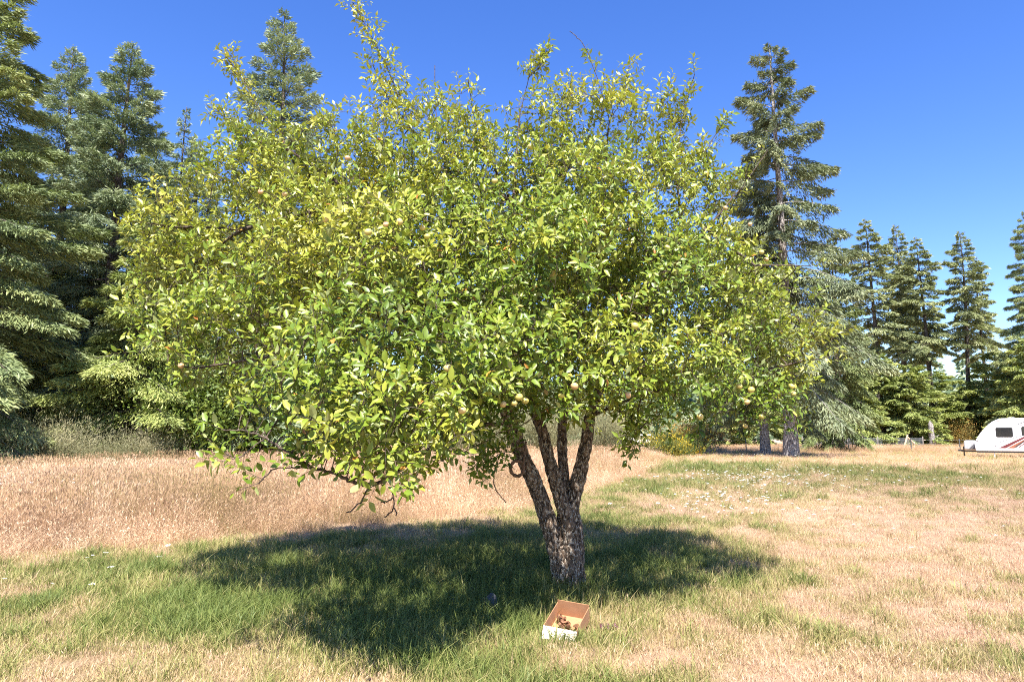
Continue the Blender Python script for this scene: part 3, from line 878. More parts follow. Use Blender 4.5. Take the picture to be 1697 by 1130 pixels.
# right side
conifer('spruce', 1278, 68, 49.3, 6.9, 'tall open spruce with pale flaked trunk beside the mown grass', 'spruce_tree', rot=0.3)
conifer('spruce', 1247, 250, 53, 5.2, 'shorter spruce with dark trunk just behind the tall open spruce', 'spruce_tree', rot=1.3)
conifer('cedar', 1372, 392, 62, 4.0, 'weeping conifer with hanging boughs between the tall open spruce and the trailer', 'weeping_conifer', rot=2.2)
conifer('tall', 1436, 364, 94, 6.0, 'tall fir nearest the weeping conifer in the far group', group='far firs')
conifer('tall2', 1479, 374, 99, 4.4, 'slim fir second from the weeping conifer in the far group', group='far firs')
conifer('tall', 1521, 394, 93, 5.2, 'broad fir third from the weeping conifer in the far group', rot=2.5, group='far firs')
conifer('tall2', 1580, 384, 92, 4.6, 'lone bare-trunked fir standing in the gap behind the trailer front', rot=0.2, group='far firs')
conifer('tall2', 1614, 428, 97, 3.8, 'shorter bare-trunked fir close beside the lone fir behind the trailer', rot=3.0, group='far firs')
conifer('near', 1692, 352, 80, 5.2, 'big fir towering behind the trailer roof', rot=1.2)
conifer('tall', 1760, 330, 84, 5.0, 'fir beyond the big fir behind the trailer')
conifer('tall', 1500, 420, 104, 4.4, 'fir at the back of the far group')
conifer('bushy', 1455, 585, 88, 6.0, 'bushy low fir behind the wire mesh fence under the far firs', rot=0.5)
conifer('bushy2', 1540, 615, 90, 6.0, 'spreading low tree with stout trunk at the end of the mesh fence', 'spreading_tree', rot=1.5)
conifer('bushy', 1405, 570, 84, 5.0, 'bushy fir between the weeping conifer and the mesh fence')
conifer('bushy2', 1645, 585, 89, 5.5, 'spreading tree behind the trailer front', 'spreading_tree', rot=2.2)
conifer('bushy', 1700, 560, 76, 5.0, 'bushy fir behind the trailer windows')
conifer('bushy2', 1500, 605, 86, 4.6, 'spreading tree between the bushy firs behind the mesh fence', 'spreading_tree', rot=4.0)
conifer('bushy', 1598, 640, 90, 4.4, 'low fir beside the small orange leaved tree', rot=1.0)
conifer('bushy2', 1668, 600, 84, 4.8, 'spreading tree rising over the trailer roof front', 'spreading_tree', rot=5.0)
conifer('bushy', 1345, 600, 92, 5.0, 'bushy fir seen between the apple tree and the weeping conifer')
conifer('bushy2', 1600, 640, 122, 6.0, 'small spreading tree deep in the gap behind the far firs', 'spreading_tree')
conifer('bushy', 1190, 620, 84, 4.5, 'bushy fir far behind the yellow flowered bush')
conifer('bushy', 1260, 600, 88, 4.8, 'bushy fir far behind the pale spruce trunk')

# ------------------------------------------------------------------ shrubs and broadleaf trees
def bush_mesh(seed, H, Rad, n, tl, tw, mat, upv=0.8, kind='round'):
    g = np.random.default_rng(seed)
    ns = 26
    a = g.random(ns) * 6.28; rr = Rad * np.sqrt(g.random(ns)) * 0.75
    hh = H * (0.55 + 0.45 * g.random(ns)) * (1 - 0.3 * (rr / Rad) ** 2)
    c = np.stack([rr * np.cos(a), rr * np.sin(a), hh], 1)
    i = g.integers(0, ns, n); t = g.random(n) ** 0.6
    base = c[i] * np.stack([0.35 + 0.65 * t, 0.35 + 0.65 * t, t], 1)
    sp_ = Rad * 0.30 * (0.4 + t)
    P = base + g.normal(size=(n, 3)) * sp_[:, None] * np.array([1, 1, 0.5])
    P[:, 2] = np.abs(P[:, 2])
    Dv = norm(g.normal(size=(n, 3)) * 0.6 + norm(P * np.array([1, 1, 0.2])) * 0.5 + np.array([0, 0, upv]))
    Nv = norm(g.normal(size=(n, 3)) + np.array([0, -0.3, 0.5]))
    V, F = kites(P, Dv, Nv, tl * (0.6 + 0.8 * g.random(n)), tw * (0.7 + 0.6 * g.random(n)), 0.5)
    cl = fbm(P[:, 0] * 1.2, P[:, 1] * 1.2, P[:, 2] * 1.2, seed, 2)
    ti = np.clip(0.5 + 1.2 * (cl - 0.5) + 0.5 * (g.random(n) - 0.5) + 0.25 * (P[:, 2] / H - 0.5), 0, 1)
    crown = fastmesh('leaves', V, F, mat, {'tint': np.repeat(ti, 4)})
    s0 = np.zeros((ns, 3)) + g.normal(size=(ns, 3)) * np.array([Rad * .12, Rad * .12, 0]); s0[:, 2] = -0.05
    V, F = segtubes(s0, c * 0.92, np.full(ns, 0.018 + 0.004 * H), np.full(ns, 0.006), 5)
    return crown, fastmesh('stems', V, F, M['firbark'])

def bush(px, Y, meshes, label, cat='bush', name='bush', sc=1.0, group=None):
    p = at(px, 720, Y)
    s3 = sc if isinstance(sc, tuple) else (sc, sc, sc)
    o = thing(name, label, cat, loc=(p[0], Y, gz(p[0], Y)), rotz=rng.random() * 6.28, group=group, scale=s3)
    link('leaves', meshes[0], o); link('stems', meshes[1], o)
    return o

BR1 = bush_mesh(41, 2.5, 1.9, 20000, 0.17, 0.017, M['broom'], 1.0)
BR2 = bush_mesh(42, 2.1, 1.7, 17000, 0.16, 0.018, M['broom'], 0.7)
BG = bush_mesh(43, 2.2, 1.8, 7000, 0.13, 0.075, M['broad'], 0.3)
GO = bush_mesh(44, 3.0, 2.2, 7500, 0.16, 0.085, M['goldshrub'], 0.4)
YE = bush_mesh(45, 1.1, 1.6, 6500, 0.20, 0.05, M['yellowfl'], 1.2)
DEC = bush_mesh(46, 5.6, 2.3, 12000, 0.16, 0.10, M['broad'], 0.2)
bush(78, 27, BR1, 'tall grey green broom bush in front of the tallest fir', sc=(0.95, 0.95, 0.85))
bush(125, 29.5, BR2, 'rounded broom bush beside the tall grey green broom', sc=0.72)
bush(170, 27.5, BR2, 'low tawny broom bush at the meadow edge', sc=0.55)
bush(232, 28.5, BR1, 'loose broom bush under the light green young fir', sc=0.72)
bush(30, 31, BG, 'leafy green bush in the shade of the tallest fir', sc=1.1)
bush(322, 30.5, DEC, 'bright green broadleaf tree at the edge of the wood', 'tree', 'broadleaf_tree', 1.0)
bush(395, 33, DEC, 'leafy sapling between the wood edge and the apple tree boughs', 'tree', 'broadleaf_tree', (0.9, 0.9, 0.8))
bush(462, 34, GO, 'yellowish bush just behind the boughs hanging over the tall grass', sc=0.75)
bush(560, 42, BR1, 'broom bush behind the lowest dead twigs of the apple tree', sc=1.1)
bush(735, 40, BR1, 'wide broom bush between the hanging boughs and the apple trunk', sc=(1.7, 1.2, 1.5))
bush(810, 44, BR2, 'greyish broom bush behind the leaning stem with the rope ring', sc=(1.6, 1.2, 1.75))
bush(905, 46, BR1, 'grey green bush framed between the apple stems', sc=(1.5, 1.2, 1.6))
bush(1005, 48, BR1, 'broom bush between the apple trunk and the parked white car', sc=(1.4, 1.2, 1.5))
bush(1090, 60, BR2, 'tawny broom bush below the parked white car', sc=(1.8, 1.2, 0.45))
bush(1155, 66, GO, 'orange tinged shrub near the two spruce trunks', sc=(1.5, 1.3, 1.05))
bush(1120, 53, YE, 'dark bush topped with yellow flowers beside the spruce shade', sc=(1.6, 1.3, 1.25))
bush(1105, 49, YE, 'low clump of yellow flowers at the tall grass edge', sc=(1.0, 1.0, 0.85))
bush(1593, 86, GO, 'small orange leaved tree beside the bare-trunked firs', 'tree', 'autumn_tree', (0.75, 0.75, 1.15))
for k, (px, s_) in enumerate([(-60, 1.2), (600, 1.3), (670, 1.2)]):
    bush(px, 50, BG, ['leafy bush in the wood beyond the tallest fir', 'leafy bush deep behind the yellowish bush', 'leafy bush behind the wide broom bush'][k], sc=(s_ * 1.5, s_, s_))

# ------------------------------------------------------------------ far wood and hills
hx = np.linspace(-420, 520, 60); hy = np.array([230, 260, 300, 360, 430])
hz = np.stack([0 * hx, 6 + 6 * fbm(hx * 0.02, 0 * hx, seed=61), 14 + 12 * fbm(hx * 0.015, 0 * hx + 3, seed=62), 22 + 16 * fbm(hx * 0.012, 0 * hx + 5, seed=63), 20 + 0 * hx])
HX, HY = np.meshgrid(hx, hy)
hv = np.stack([HX, HY, hz - 0.5], -1).reshape(-1, 3)
ii, jj = np.meshgrid(np.arange(59), np.arange(4)); q0 = (jj * 60 + ii).ravel()
hm = flat_mat('far_hillside', (0.06, 0.085, 0.04), 0.95, 0.1, 0, 0.3, 0.05)
tag(link('hill', fastmesh('hill', hv, np.stack([q0, q0 + 1, q0 + 61, q0 + 60], 1), hm, smooth=True)), kind='structure')
g = np.random.default_rng(5)
n = 420
wx = g.uniform(-260, 330, n); wy = g.uniform(150, 330, n)
hh = g.uniform(7, 15, n) * np.where(wy > 230, 1.2, 0.75)
bz = np.interp(wy, [150, 230, 300, 360], [0, 0, 18, 28])
nk = 75
I = np.repeat(np.arange(n), nk)
t = g.random(len(I)) ** 0.7; a = g.random(len(I)) * 6.28; r = hh[I] * 0.22 * (1.02 - t) * (0.5 + 0.5 * g.random(len(I)))
P = np.stack([wx[I] + r * np.cos(a), wy[I] + r * np.sin(a), bz[I] + hh[I] * t], 1)
Dv = norm(np.stack([np.cos(a), np.sin(a), -0.3 + 0 * a], 1) + g.normal(size=P.shape) * 0.4)
V, F = kites(P, Dv, norm(g.normal(size=P.shape) + np.array([0, -.5, .8])), hh[I] * 0.18, hh[I] * 0.10, 0.5)
fw = link('distant_wood', fastmesh('distant_wood', V, F, M['bluefir'], {'tint': np.repeat(np.clip(0.35 + 0.5 * g.random(n)[I] + 0.2 * (g.random(len(I)) - .5), 0, 1), 4)}))
tag(fw, 'far-off dark wood on the rise behind the field', 'wood', kind='stuff')

# ------------------------------------------------------------------ grass
def blades(g, n, rad_, hmin, hmax, wd, lean, heads=0.0, headlen=0.1, curve=0.5):
    a = g.random(n) * 6.28; r = rad_ * np.sqrt(g.random(n))
    B = np.stack([r * np.cos(a), r * np.sin(a), np.full(n, -0.01)], 1)
    L = g.uniform(hmin, hmax, n)
    la = g.random(n) * 6.28
    ld = np.stack([np.cos(la), np.sin(la), np.zeros(n)], 1)
    ln = lean * (0.2 + g.random(n))
    fa = g.random(n) * 6.28
    S = np.stack([np.cos(fa), np.sin(fa), np.zeros(n)], 1)
    Wd = wd * (0.6 + 0.8 * g.random(n))
    def pt(t):
        return B + np.array([0, 0, 1.0]) * (L * t * (1 - 0.25 * ln * t))[:, None] + ld * (L * ln * (0.5 * t + curve * t * t))[:, None]
    p0, p1, p2 = pt(0), pt(0.55), pt(1.0)
    W_ = Wd[:, None]
    V = np.stack([p0 - S * W_ * .5, p0 + S * W_ * .5, p1 - S * W_ * .42, p1 + S * W_ * .42, p2], 1).reshape(-1, 3)
    f = np.array([[0, 1, 3], [0, 3, 2], [2, 3, 4]])
    F = (f[None] + (np.arange(n) * 5)[:, None, None]).reshape(-1, 3)
    sh = np.repeat(g.random(n), 5)
    if heads:
        k = np.where(g.random(n) < heads)[0]
        d = norm(p2[k] - p1[k])
        V2, F2 = kites(p2[k] - d * headlen * 0.5, d, norm(g.normal(size=d.shape)), headlen * (0.7 + 0.6 * g.random(len(k))), np.full(len(k), headlen * 0.17), 0.5)
        F2 = np.concatenate([F2[:, [0, 1, 2]], F2[:, [0, 2, 3]]]) + len(V)
        V = np.concatenate([V, V2]); F = np.concatenate([F, F2]); sh = np.concatenate([sh, np.repeat(0.4 + 0.6 * g.random(len(k)), 4)])
    return V, F, sh

def proto(name, mat, *a, **k):
    g = np.random.default_rng(len(name) * 7 + len(bpy.data.meshes))
    V, F, sh = blades(g, *a, **k)
    return bpy.data.objects.new(name, fastmesh(name, V, F, mat, {'shade': sh}))

def scatter(name, X, Y, Z, idx, rotz, sc, attrs, protos, tilt=0.0, szs=None):
    n = len(X)
    me = bpy.data.meshes.new(name)
    me.vertices.add(n)
    me.vertices.foreach_set('co', np.stack([X, Y, Z], 1).astype(np.float32).ravel())
    def A(nm, typ, val, key='value'):
        a = me.attributes.new(nm, typ, 'POINT'); a.data.foreach_set(key, val)
    A('pick', 'INT', np.asarray(idx, np.int32))
    rot = np.stack([rng.normal(size=n) * tilt, rng.normal(size=n) * tilt, rotz], 1).astype(np.float32)
    A('rot', 'FLOAT_VECTOR', rot.ravel(), 'vector')
    szs = sc if szs is None else szs
    A('siz', 'FLOAT_VECTOR', np.stack([sc, sc, szs], 1).astype(np.float32).ravel(), 'vector')
    for k, v_ in attrs.items():
        A(k, 'FLOAT', np.asarray(v_, np.float32))
    me.update()
    o = link(name, me)
    col = bpy.data.collections.new(name + '_kinds')
    for p_ in protos: col.objects.link(p_)
    ng = bpy.data.node_groups.new(name + '_scatter', 'GeometryNodeTree')
    ng.interface.new_socket('Geometry', in_out='INPUT', socket_type='NodeSocketGeometry')
    ng.interface.new_socket('Geometry', in_out='OUTPUT', socket_type='NodeSocketGeometry')
    N = ng.nodes; gi = N.new('NodeGroupInput'); go = N.new('NodeGroupOutput')
    iop = N.new('GeometryNodeInstanceOnPoints')
    ci = N.new('GeometryNodeCollectionInfo'); ci.inputs['Collection'].default_value = col
    ci.inputs['Separate Children'].default_value = True; ci.inputs['Reset Children'].default_value = True
    def NA(nm, t):
        q = N.new('GeometryNodeInputNamedAttribute'); q.data_type = t; q.inputs['Name'].default_value = nm
        return [s_ for s_ in q.outputs if s_.enabled and s_.name == 'Attribute'][0]
    l = ng.links
    l.new(gi.outputs[0], iop.inputs['Points']); l.new(ci.outputs[0], iop.inputs['Instance'])
    iop.inputs['Pick Instance'].default_value = True
    l.new(NA('pick', 'INT'), iop.inputs['Instance Index'])
    l.new(NA('rot', 'FLOAT_VECTOR'), iop.inputs['Rotation'])
    l.new(NA('siz', 'FLOAT_VECTOR'), iop.inputs['Scale'])
    l.new(iop.outputs[0], go.inputs[0])
    md = o.modifiers.new('scatter', 'NODES'); md.node_group = ng
    return o

def wedge(bands, xmin=-0.86, xmax=0.86, margin=1.6):
    X, Y, S = [], [], []
    for d0, d1, dens, sc in bands:
        w0 = (xmax - xmin) * d1 + 2 * margin
        n = int(dens * w0 * (d1 - d0))
        y = rng.uniform(d0, d1, n); x = rng.uniform(xmin * d1 - margin, xmax * d1 + margin, n)
        k = (x > xmin * y - margin) & (x < xmax * y + margin)
        X.append(x[k]); Y.append(y[k]); S.append(np.full(k.sum(), sc))
    return np.concatenate(X), np.concatenate(Y), np.concatenate(S)

BOXC = gnd(940, 1046)
lawn_protos = [
    proto('a_dry_short', M['grass'], 34, 0.085, 0.025, 0.065, 0.0026, 0.9),
    proto('b_dry_wispy', M['grass'], 26, 0.085, 0.035, 0.11, 0.0022, 0.8, heads=0.35, headlen=0.03),
    proto('c_mixed', M['grass'], 28, 0.085, 0.03, 0.09, 0.0036, 0.8),
    proto('d_green', M['grass'], 26, 0.08, 0.045, 0.13, 0.0050, 0.75),
    proto('e_green_long', M['grass'], 26, 0.075, 0.08, 0.20, 0.0056, 0.8, curve=0.8),
]
X, Y, S = wedge([(2.2, 4.2, 230, 1.0), (4.2, 7, 260, 1.0), (7, 11, 170, 1.1), (11, 17, 85, 1.35), (17, 28, 34, 1.8), (28, 62, 10, 2.9)])
keep = ~inpoly(X, Y, TALL) | (rng.random(len(X)) < 0.25)
keep &= ~((abs(X - BOXC[0]) < 0.19) & (abs(Y - BOXC[1] - 0.02) < 0.21))
keep &= ((X - TB[0]) ** 2 + (Y - TB[1]) ** 2) > 0.15 ** 2
X, Y, S = X[keep], Y[keep], S[keep]
ra = rng.random(150) * 6.28; rr_ = 0.15 + 0.28 * rng.random(150) ** 1.5     # longer unmown grass against the trunk
X = np.concatenate([X, TB[0] + rr_ * np.cos(ra)]); Y = np.concatenate([Y, TB[1] + rr_ * np.sin(ra)]); S = np.concatenate([S, np.full(150, 1.15)])
dr_ = dryness(X, Y)
sel = np.clip(dr_ + rng.normal(size=len(X)) * 0.2 - 0.04, 0, 1)
idx = np.select([sel < 0.22, sel < 0.46, sel < 0.64, sel < 0.84], [4, 3, 2, 1], 0)
dA = np.clip(0.7 * dr_ + 0.3 * sel + rng.normal(size=len(X)) * 0.10, 0, 1)
idx[(idx == 4) & (rng.random(len(X)) < 0.35)] = 3
dTree = np.sqrt((X - TB[0]) ** 2 + (Y - TB[1]) ** 2)
vs_ = S * (0.75 + 0.5 * rng.random(len(X))) * (1 + 0.5 * np.exp(-(dTree / 0.5) ** 2)) * np.where(S > 1.2, 0.80, 1.0)
lawn = scatter('lawn_grass', X, Y, gz(X, Y), idx, rng.random(len(X)) * 6.28, S * (0.85 + 0.3 * rng.random(len(X))), {'dry': dA, 'tone': tone(X, Y)}, lawn_protos, 0.12, vs_)
tag(lawn, 'short mown grass, dry tan with green patches under the apple tree', 'grass', kind='stuff')

tall_protos = [
    proto('a_tall_stems', M['tallgrass'], 60, 0.20, 0.40, 0.80, 0.0040, 0.26, heads=0.7, headlen=0.075),
    proto('b_tall_bent', M['tallgrass'], 52, 0.22, 0.35, 0.80, 0.0040, 0.60, heads=0.5, headlen=0.07),
    proto('c_tall_thin', M['tallgrass'], 44, 0.22, 0.30, 0.62, 0.0038, 0.3, heads=0.8, headlen=0.055),
]
X, Y, S = wedge([(7, 13, 34, 1.0), (13, 20, 20, 1.05), (20, 32, 10, 1.2), (32, 62, 4.0, 1.6)], xmax=0.30)
k = inpoly(X, Y, TALL); X, Y, S = X[k], Y[k], S[k]
# shorter towards the mown edge
edge = np.full(len(X), 9.0)
for i in range(11):
    p0 = np.array(TALL[i]); p1 = np.array(TALL[i + 1]); dv = p1 - p0; L2 = dv @ dv
    tt = np.clip(((X - p0[0]) * dv[0] + (Y - p0[1]) * dv[1]) / L2, 0, 1)
    edge = np.minimum(edge, np.hypot(X - p0[0] - tt * dv[0], Y - p0[1] - tt * dv[1]))
hf = np.clip(0.30 + 0.35 * edge, 0.3, 1.0) * (0.75 + 0.5 * fbm(X * 0.5, Y * 0.35, seed=33)) 
X2, Y2, S2 = wedge([(58, 96, 1.6, 2.2)], xmin=0.10, xmax=0.9)
hf = np.concatenate([hf * np.where(S > 1.3, 0.75, 0.95), np.full(len(X2), 0.30)]); X = np.concatenate([X, X2]); Y = np.concatenate([Y, Y2]); S = np.concatenate([S, S2])
dT = np.clip(0.50 + 1.3 * (fbm(X * 0.35, Y * 0.22, seed=35) - 0.5) + 0.2 * rng.normal(size=len(X)), 0, 1)
tg = scatter('tall_grass', X, Y, gz(X, Y), rng.integers(0, 3, len(X)), rng.random(len(X)) * 6.28, S, {'dry': dT, 'tone': np.clip(0.35 + 1.2 * (fbm(X * 0.8, Y * 0.5, seed=37) - 0.5) + 0.1, 0, 1)}, tall_protos, 0.10, S * hf)
tag(tg, 'tall pinkish dry meadow grass with seed heads', 'grass', kind='stuff')

# white wildflowers
wm = flat_mat('white_petals', (0.80, 0.80, 0.74), 0.6, 0.3, 0, 0.05)
stemm = flat_mat('flower_stem', (0.16, 0.17, 0.06), 0.7, 0.3)
def flower_proto(name, r):
    mb = MB()
    for k in range(9):
        a = k * 2.4; q = r * math.sqrt(k / 9)
        x, y = q * math.cos(a), q * math.sin(a); z = 0.9 + 0.02 * math.cos(k * 3); e_ = r * 0.33
        mb.add([(x - e_, y, z), (x, y - e_, z + .01), (x + e_, y, z), (x, y + e_, z + .01), (x, y, z + e_ * .4)], [(0, 1, 4), (1, 2, 4), (2, 3, 4), (3, 0, 4)])
    nf = len(mb.F)
    mb.tube([(0, 0, 0), (0.02, 0, 0.45), (0, 0, 0.9)], 0.002, 4, False)
    me = mb.mesh(name, wm); me.materials.append(stemm)
    for i in range(nf, len(mb.F)): me.polygons[i].material_index = 1
    return bpy.data.objects.new(name, me)
FX, FY, FS, FR = [], [], [], []
for px, py, r, n_, h_ in [(20, 835, 1.0, 60, .55), (60, 845, 0.7, 22, .5), (110, 855, 0.8, 12, .5), (210, 815, 1.5, 10, .6), (1200, 830, 1.3, 130, .10), (1235, 795, 2.4, 220, .12), (1280, 782, 3.4, 240, .14), (1255, 805, 2.2, 140, .12),
                           (1180, 850, 1.0, 30, .15), (1330, 850, 2.0, 20, .12), (1480, 870, 2.5, 14, .12), (130, 955, 1.0, 7, .10), (90, 945, .6, 3, .10), (395, 915, .5, 2, .1), (1560, 800, 5, 60, .15), (1660, 810, 4, 50, .15), (1300, 760, 3, 30, .3)]:
    c = gnd(px, py)
    FX.append(c[0] + rng.normal(size=n_) * r * .6); FY.append(c[1] + rng.normal(size=n_) * r * .9); FS.append(np.full(n_, h_)); FR.append(np.full(n_, 1.0))
FX, FY, FS = map(np.concatenate, (FX, FY, FS))
n = len(FX)
wf = scatter('white_wildflowers', FX, FY, gz(FX, FY), rng.integers(0, 2, n), rng.random(n) * 6.28, 0.55 + 0.6 * rng.random(n) + 0.016 * FY, {'dry': np.zeros(n)}, [flower_proto('a_flower', 0.022), flower_proto('b_flower', 0.03)], 0.15, FS * (0.8 + 0.6 * rng.random(n)))
tag(wf, 'white daisy-like wildflowers scattered in the grass', 'flowers', kind='stuff')

# ------------------------------------------------------------------ cardboard box with brown bits
m, nt, b, out = newmat('cardboard')
co = texco(nt)
wv_ = nt.nodes.new('ShaderNodeTexWave'); wv_.inputs['Scale'].default_value = 45; wv_.inputs['Distortion'].default_value = 1.5
nt.links.new(co, wv_.inputs['Vector'])
c = ramp(nt, math_(nt, 'ADD', math_(nt, 'MULTIPLY', wv_.outputs['Fac'], 0.15), noise_(nt, 9, 5, .6, co)), [(0.3, (0.33, 0.165, 0.080)), (0.9, (0.44, 0.24, 0.125))])
nt.links.new(c, b.inputs['Base Color']); b.inputs['Roughness'].default_value = 0.85; setspec(b, 0.2)
bump(nt, b, wv_.outputs['Fac'], 0.15, 0.002)
M['card'] = m
M['cardwhite'] = flat_mat('pale_cardboard', (0.74, 0.68, 0.58), 0.7, 0.3, 0, 0.08, 14, 0.1)  # flap colour, much paler than the brown panels
bxo = thing('cardboard_box', 'open brown cardboard box with pale front at the foot of the apple tree', 'box', loc=(BOXC[0] + 0.005, BOXC[1] + 0.02, 0.015))
bxo.rotation_euler = (R_(19), R_(4), R_(-23))
bw, bd, bh, th = 0.135, 0.165, 0.118, 0.005
MB().box(-bw, bw, -bd, bd, 0, th).build('bottom_panel', M['card'], bxo, bevel=0.0015)
MB().box(-bw, bw, bd - th, bd, th, bh + 0.02).build('back_panel', M['card'], bxo, bevel=0.0015)
MB().box(-bw, -bw + th, -bd, bd - th, th, bh).build('side_panel', M['card'], bxo, bevel=0.0015)
MB().box(bw - th, bw, -bd, bd - th, th, bh).build('side_panel', M['card'], bxo, bevel=0.0015)
MB().box(-bw + th, bw - th, -bd, -bd + th, th, bh - 0.012).build('front_panel', M['card'], bxo, bevel=0.0015)
fl = MB()
for x in (-bw - 0.002, bw + 0.002):
    fl.V += [(x, -bd - 0.001, bh - 0.011), (x, -bd - 0.001, bh - 0.006), (x, -bd - 0.080, 0.010), (x, -bd - 0.085, 0.008)]
fl.F = [(0, 1, 2, 3), (7, 6, 5, 4), (1, 5, 6, 2), (0, 3, 7, 4), (0, 4, 5, 1), (3, 2, 6, 7)]
fl.build('front_flap', M['cardwhite'], bxo)
bxo.children[-1]['label'] = 'pale flap folded out over the front'
bxo_m = Matrix.Translation(bxo.location) @ bxo.rotation_euler.to_matrix().to_4x4()
lm = flat_mat('withered_brown_leaf', (0.20, 0.095, 0.05), 0.7, 0.3, 0, 0.5, 30)
def crumple(seed, s_):
    g = np.random.default_rng(seed); mb = MB()
    n_ = 7; V = []
    for i in range(n_):
        t = i / (n_ - 1)
        wd_ = s_ * 0.36 * math.sin(math.pi * min(t * 0.9 + 0.06, 1)) + 0.001
        for j in (-1, -.5, 0, .5, 1):
            V.append((s_ * (t - .5), wd_ * j, s_ * (0.28 * abs(j) ** 1.5 + 0.10 * math.sin(5 * t + seed) + 0.06 * g.normal())))
    F = [(i * 5 + j, i * 5 + j + 1, i * 5 + j + 6, i * 5 + j + 5) for i in range(n_ - 1) for j in range(4)]
    return mb.add(V, F)
lms = [crumple(k, 0.075).mesh('withered_leaf', lm, True) for k in range(4)]
for k in range(14):
    p = bxo_m @ Vector((rng.uniform(-.095, .095), rng.uniform(-.13, .06), 0.022 + 0.006 * (k % 4)))
    o = link('withered_leaf', lms[k % 4], loc=p, rot=(R_(15) + rng.normal() * .3, rng.normal() * .3, rng.random() * 6))
    tag(o, 'curled brown withered leaf lying in the cardboard box', 'leaf', 'withered leaves in the box')

# windfall fruit, stone
pm = flat_mat('dark_plum_skin', (0.10, 0.03, 0.045), 0.45, 0.5, 0, 0.5, 30)
c0 = gnd(1012, 1045)
for k in range(7):
    o = link('windfall_fruit', apple_me.copy() if k == 0 else wf_me, loc=(c0[0] + rng.normal() * .07, c0[1] + rng.normal() * .05, 0.025), rot=(rng.random() * 3, rng.random() * 3, 0), scale=[0.017 + 0.008 * rng.random()] * 3)
    if k == 0:
        wf_me = o.data; wf_me.materials.clear(); wf_me.materials.append(pm)
    tag(o, 'small dark purple rotten fruit in the grass beside the cardboard box', 'fruit', 'windfall fruit beside the box')

def rock_mesh(seed, rx, ry, rz, mat):
    mb = MB(); V = []; F = []; nu, nv_ = 20, 12
    for j in range(nv_ + 1):
        for i in range(nu):
            a, p_ = 2 * math.pi * i / nu, math.pi * j / nv_
            d = Vector((math.sin(p_) * math.cos(a), math.sin(p_) * math.sin(a), math.cos(p_)))
            k_ = 0.8 + 0.5 * mnoise.noise(d * 1.6 + Vector((seed, 0, 0))) + 0.12 * mnoise.noise(d * 5 + Vector((0, seed, 0)))
            V.append((d.x * rx * k_, d.y * ry * k_, d.z * rz * k_))
    for j in range(nv_):
        for i in range(nu):
            i2 = (i + 1) % nu
            F.append((j * nu + i, (j + 1) * nu + i, (j + 1) * nu + i2, j * nu + i2))
    return mb.add(V, F).mesh('stone', mat, True)
rm = flat_mat('grey_stone', (0.085, 0.09, 0.095), 0.9, 0.2, 0, 0.4, 14, 0.6)
c0 = gnd(812, 1008)
tag(link('stone', rock_mesh(3, 0.10, 0.08, 0.085, rm), loc=(c0[0], c0[1], 0.05), rot=(0, 0, .4)), 'grey rounded stone half hidden in the shaded grass', 'stone')

# ------------------------------------------------------------------ travel trailer
white = flat_mat('trailer_white_fibreglass', (0.80, 0.80, 0.79), 0.35, 0.5, 0, 0.03, 1.5)
dark = flat_mat('dark_window_glass', (0.02, 0.021, 0.023), 0.08, 0.6, 0, 0.2)
blackm = flat_mat('black_steel', (0.025, 0.025, 0.027), 0.5, 0.4, 0, 0.3)
greym = flat_mat('grey_plastic', (0.36, 0.37, 0.38), 0.5, 0.4, 0, 0.15)
maroon = flat_mat('maroon_stripe', (0.13, 0.025, 0.025), 0.4, 0.5, 0, 0.1)
red = flat_mat('orange_red_stripe', (0.30, 0.11, 0.06), 0.4, 0.5, 0, 0.1)
gstripe = flat_mat('dark_grey_stripe', (0.09, 0.09, 0.10), 0.4, 0.5, 0, 0.1)
rub = flat_mat('tyre_rubber', (0.03, 0.03, 0.03), 0.9, 0.2, 0, 0.2)
rim = flat_mat('wheel_rim', (0.5, 0.5, 0.5), 0.35, 0.5, 0.6, 0.05)
Yt = 47.5
px_m = F_PX / Yt
pf = at(1618, 750, Yt)
tr = thing('travel_trailer', 'white travel trailer with curved front and maroon and red swoosh stripes', 'trailer', loc=(pf[0], Yt, 0), rotz=R_(-37))
BH, BT = 0.46, 2.62
prof = [(0.0, BH), (-0.05, 0.75), (-0.04, 1.0), (0.03, 1.18), (0.15, 1.40), (0.34, 1.68), (0.58, 1.98), (0.85, 2.26), (1.08, 2.44), (1.30, 2.55), (1.55, BT)]
prof += [(6.9, BT + 0.02), (7.05, BT - 0.15), (7.1, BH)]
prof = prof[::-1]
MB().prism(prof, 0, 2.35).build('body', white, tr, bevel=0.05)
def panel(name, pts, y, mat, th_=0.012, parent=None):
    o = MB().prism(pts[::-1] if sum((pts[i][0] - pts[i-1][0]) * (pts[i][1] + pts[i-1][1]) for i in range(len(pts))) < 0 else pts, y - th_, y - 0.0005).build(name, mat, parent or tr)
    return o
def rrect(x0, x1, z0, z1, r=0.07):
    pts = []
    for cx_, cz_, a0 in ((x1 - r, z1 - r, 0), (x0 + r, z1 - r, 90), (x0 + r, z0 + r, 180), (x1 - r, z0 + r, 270)):
        for k in range(5):
            a = R_(a0 + 90 * k / 4); pts.append((cx_ + r * math.cos(a), cz_ + r * math.sin(a)))
    return pts
for x0, x1, z0, z1 in ((1.22, 2.08, 1.42, 1.98), (2.62, 3.9, 1.52, 2.04), (4.9, 5.7, 1.45, 2.0)):
    f = panel('window', rrect(x0 - .04, x1 + .04, z0 - .04, z1 + .04, .09), 0, blackm, 0.012)
    panel('pane', rrect(x0, x1, z0, z1), 0 - 0.013, dark, 0.006, f)
panel('roof_trim', [(1.15, 2.46), (7.0, 2.49), (7.0, 2.54), (1.35, 2.52)], 0, greym, 0.02)
